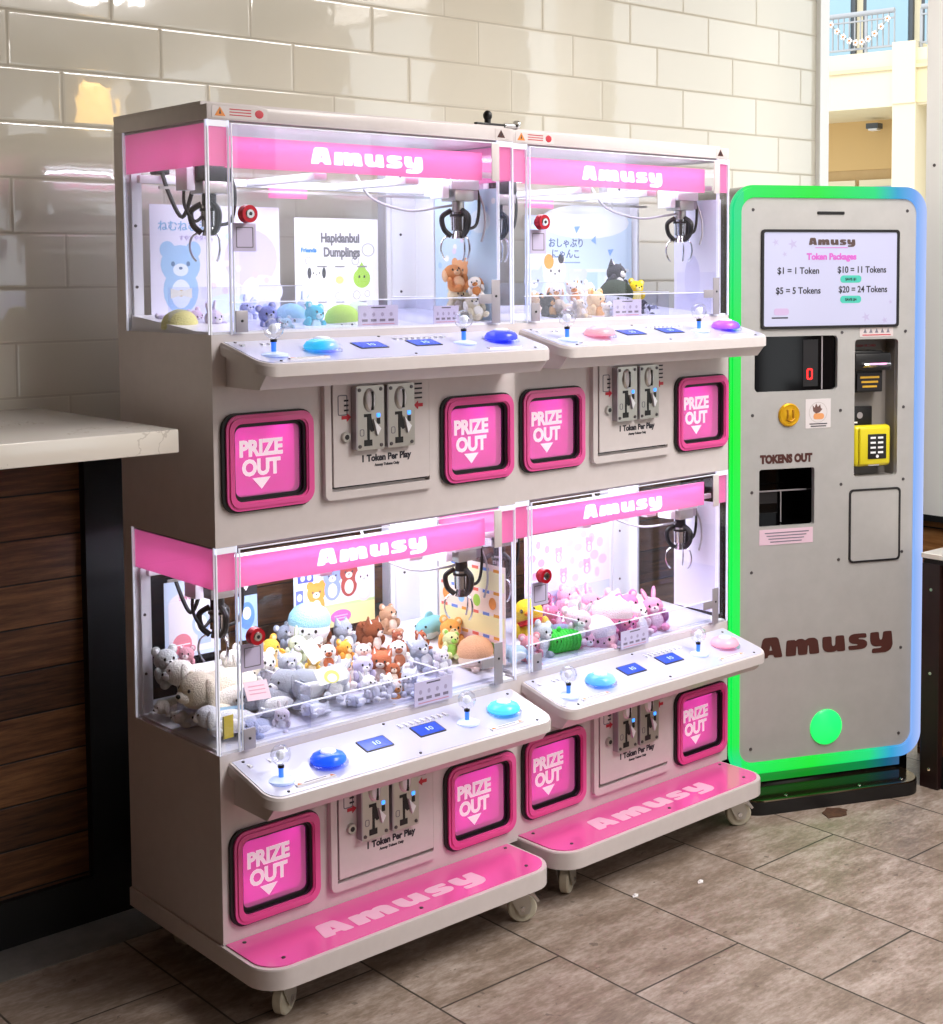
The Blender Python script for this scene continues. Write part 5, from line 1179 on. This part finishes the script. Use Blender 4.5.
# ---------------------------------------------------------------- outside
struct(one('ground', noisy('outdoor_paving', '#c9c4ba', '#d6d1c8', 2, .8), (2.75, 40, -25, 30, -.9, -.85)))
CRE = mat('cream_stucco', '#dfcfa8', .8); CREL = mat('pale_stucco', '#e6dcc0', .8); TAN = noisy('tan_stucco', '#b8996a', '#c2a577', 3, .8); OCH = mat('ochre_band', '#d2b27c', .8)
STEELW = mat('white_railing_paint', '#a9acb2', .5); PANE = mat('sky_reflection_glass', '#93b4c8', .05, coat=.5); DKF = mat('dark_window_frame', '#4a5058', .5)  # pane colour has the pale blue sky reflection painted in
bl = empty('building', 'cream stucco building with an upper balcony seen through the opening', 'building', (11.716, 6.145, 0), math.radians(-78))
def bp_(name, fn, par=bl): b = B(); fn(b); return b.make(name, par, False)
bp_('facade', lambda b: (b.box(CREL, -4, 4, 0, 2.2, 3.34, 3.93), b.box(CREL, -4, .15, -.02, 0, 3.34, 3.72), b.box(CRE, .40, 4, -.02, 0, 3.36, 3.80), b.box(CRE, -4, 4, -.05, .02, 3.72, 3.76),
    b.box(OCH, -4, 4, 1.2, 1.4, 2.78, 3.34), b.box(TAN, -4, 4, 1.22, 1.4, 1.9, 2.78), b.box(CRE, -4, 4, 1.21, 1.4, -.85, 1.9)))
bp_('pillar', lambda b: (b.box(CREL, .15, .40, -.04, .5, -.85, 3.36), b.box(CREL, .15, .40, -.06, .3, 3.36, 4.0)))
bp_('pillar', lambda b: b.box(CREL, -4, -3.7, -.04, .5, -.85, 3.36)); bp_('pillar', lambda b: b.box(CREL, .62, .9, .3, .9, -.85, 3.36))
for x0, x1 in ((-2.4, -1.3), (-1.2, -.75), (-.7, -.2), (.3, .9)):
    w = bp_('window', lambda b: b.box(CREL, x0, x1, 1.16, 1.22, 1.2, 2.66)); bp_('pane', lambda b: b.box(PANE, x0 + .06, x1 - .06, 1.15, 1.16, 1.26, 2.58), w)
for x0, x1 in ((-2.6, -1.7), (-1.6, -.95), (-.85, -.25), (-.15, .2), (.5, 1.4)):
    w = bp_('window', lambda b: b.box(DKF, x0, x1, 1.6, 1.66, 3.93, 6.2)); bp_('pane', lambda b: b.box(PANE, x0 + .05, x1 - .05, 1.58, 1.6, 4.0, 6.1), w)
bp_('upper_wall', lambda b: b.box(CREL, -4, 4, 1.66, 2.2, 3.93, 6.5))
def rail(x0, x1):
    r = bp_('railing', lambda b: (b.cyl(STEELW, (x0, .05, 4.355), (x1, .05, 4.355), .028, n=10), b.box(STEELW, x0, x1, .035, .065, 4.27, 4.285), b.box(STEELW, x0, x1, .035, .065, 3.975, 3.995)))
    n = int((x1 - x0) / .062)
    for k in range(n + 1):
        x = x0 + (x1 - x0) * k / n; big = k % 7 == 0
        bp_('baluster', lambda b: b.box(STEELW, x - (.014 if big else .005), x + (.014 if big else .005), .04, .06, 3.93 if big else 3.985, 4.34), r)
rail(-1.5, .13); rail(.42, 1.3)
bp_('lamp', lambda b: (b.box(DKF, -.52, -.38, .9, 1.05, 3.22, 3.28), b.box(WHITE, -.50, -.40, .92, 1.03, 3.20, 3.22)))
b = B(); M = Matrix.Translation((11.716, 6.145, 0)) @ Matrix.Rotation(math.radians(-78), 4, 'Z')
gp = [(-.55 + .07 * k, -.01, 4.26 - .22 * math.sin(PI * k / 9)) for k in range(10)]
b.tube(mat('garland_cord', '#8d8f88', .7), [M @ Vector(p) for p in gp], .006, 6); g = b.make('garland', None)
tag(g, 'garland of white paper flowers hanging on the balcony railing', 'garland')
for k, p in enumerate(gp):
    b = B()
    for j in range(5): b.ell(WHITEV, M @ Vector((p[0] + .022 * math.cos(j * 1.257), p[1] - .01, p[2] + .022 * math.sin(j * 1.257))), (.016, .010, .016), u=8, v=6)
    b.ell(ORANGEV, M @ Vector((p[0], p[1] - .022, p[2])), .009, u=8, v=6); b.make('paper_flower', g)
root = empty('planter', 'green leafy planter standing outside past the right edge of the kiosk', 'planter', (6.06, 2.08, -.85))
b = B(); b.lathe(mat('terracotta', '#8a4a3a', .7), [(.16, 0), (.24, .5), (.26, .5), (.26, .56), (.2, .56)]); b.make('pot', root)
b = B(); rnd = random.Random(2); LEAFG = noisy('leaf_green', '#6d9a34', '#a4c858', 5, .6)
for k in range(150):
    a, e, rr = rnd.random() * 2 * PI, rnd.random() * PI * .6, .15 + .25 * rnd.random()
    p = Vector((rr * math.cos(a) * math.sin(e), rr * math.sin(a) * math.sin(e), .85 + rr * 1.6 * math.cos(e)))
    b.ell(LEAFG, p, (.07, .03, .012), Euler((rnd.random() * 2, rnd.random() * 2, a)), 6, 4)
b.cyl(mat('bark', '#4d3b2a', .8), (0, 0, .5), (0, 0, 1.0), .03); b.make('foliage', root)

# ---------------------------------------------------------------- light
w = bpy.data.worlds.new('overcast_sky'); SC.world = w; w.use_nodes = True
bg = w.node_tree.nodes['Background']; bg.inputs[0].default_value = (.93, .97, 1, 1); bg.inputs[1].default_value = 1.7
sun = bpy.data.lights.new('sun', 'SUN'); sun.energy = 1.2; sun.angle = .05; sun.color = (1, .96, .88)
so = bpy.data.objects.new('sun', sun); COL.objects.link(so); so.rotation_euler = Vector((.75, .25, -.62)).to_track_quat('-Z', 'Y').to_euler()
for i, (x, y, p, s) in enumerate(((1.75, -1.3, 62, 1.3), (1.5, -2.55, 66, 1.1), (.9, -5.2, 30, 1.0))):
    area_light('ceiling_fill', (x, y, ZC - .02), (0, 0, 0), s, s, p, (1, .96, .93))  # unseen overhead lights added to fill the room

# ---------------------------------------------------------------- camera
cam = bpy.data.cameras.new('camera'); co = bpy.data.objects.new('camera', cam); COL.objects.link(co); SC.camera = co
r_ = Vector((.7500423, -.6613490, -.0073489)); u_ = Vector((.0488118, .0442701, .9978264)); f_ = Vector((.6595862, .7487708, -.0654861))
co.matrix_world = Matrix(((r_.x, u_.x, -f_.x, -1.543032), (r_.y, u_.y, -f_.y, -2.642458), (r_.z, u_.z, -f_.z, 1.588225), (0, 0, 0, 1)))
cam.sensor_fit = 'HORIZONTAL'; cam.sensor_width = 36; cam.lens = 1431.94 / 943 * 36
cam.shift_x = -20.62 / 943; cam.shift_y = -142.41 / 943; cam.clip_start = .05; cam.clip_end = 200
SC.view_settings.view_transform = 'Standard'; SC.view_settings.look = 'None'; SC.view_settings.gamma = 1; SC.view_settings.use_curve_mapping = False
SC.view_settings.exposure = 0.12
SC.cycles.max_bounces = 12; SC.cycles.transparent_max_bounces = 24; SC.cycles.caustics_reflective = False; SC.cycles.caustics_refractive = False
SC.cycles.sample_clamp_indirect = 4
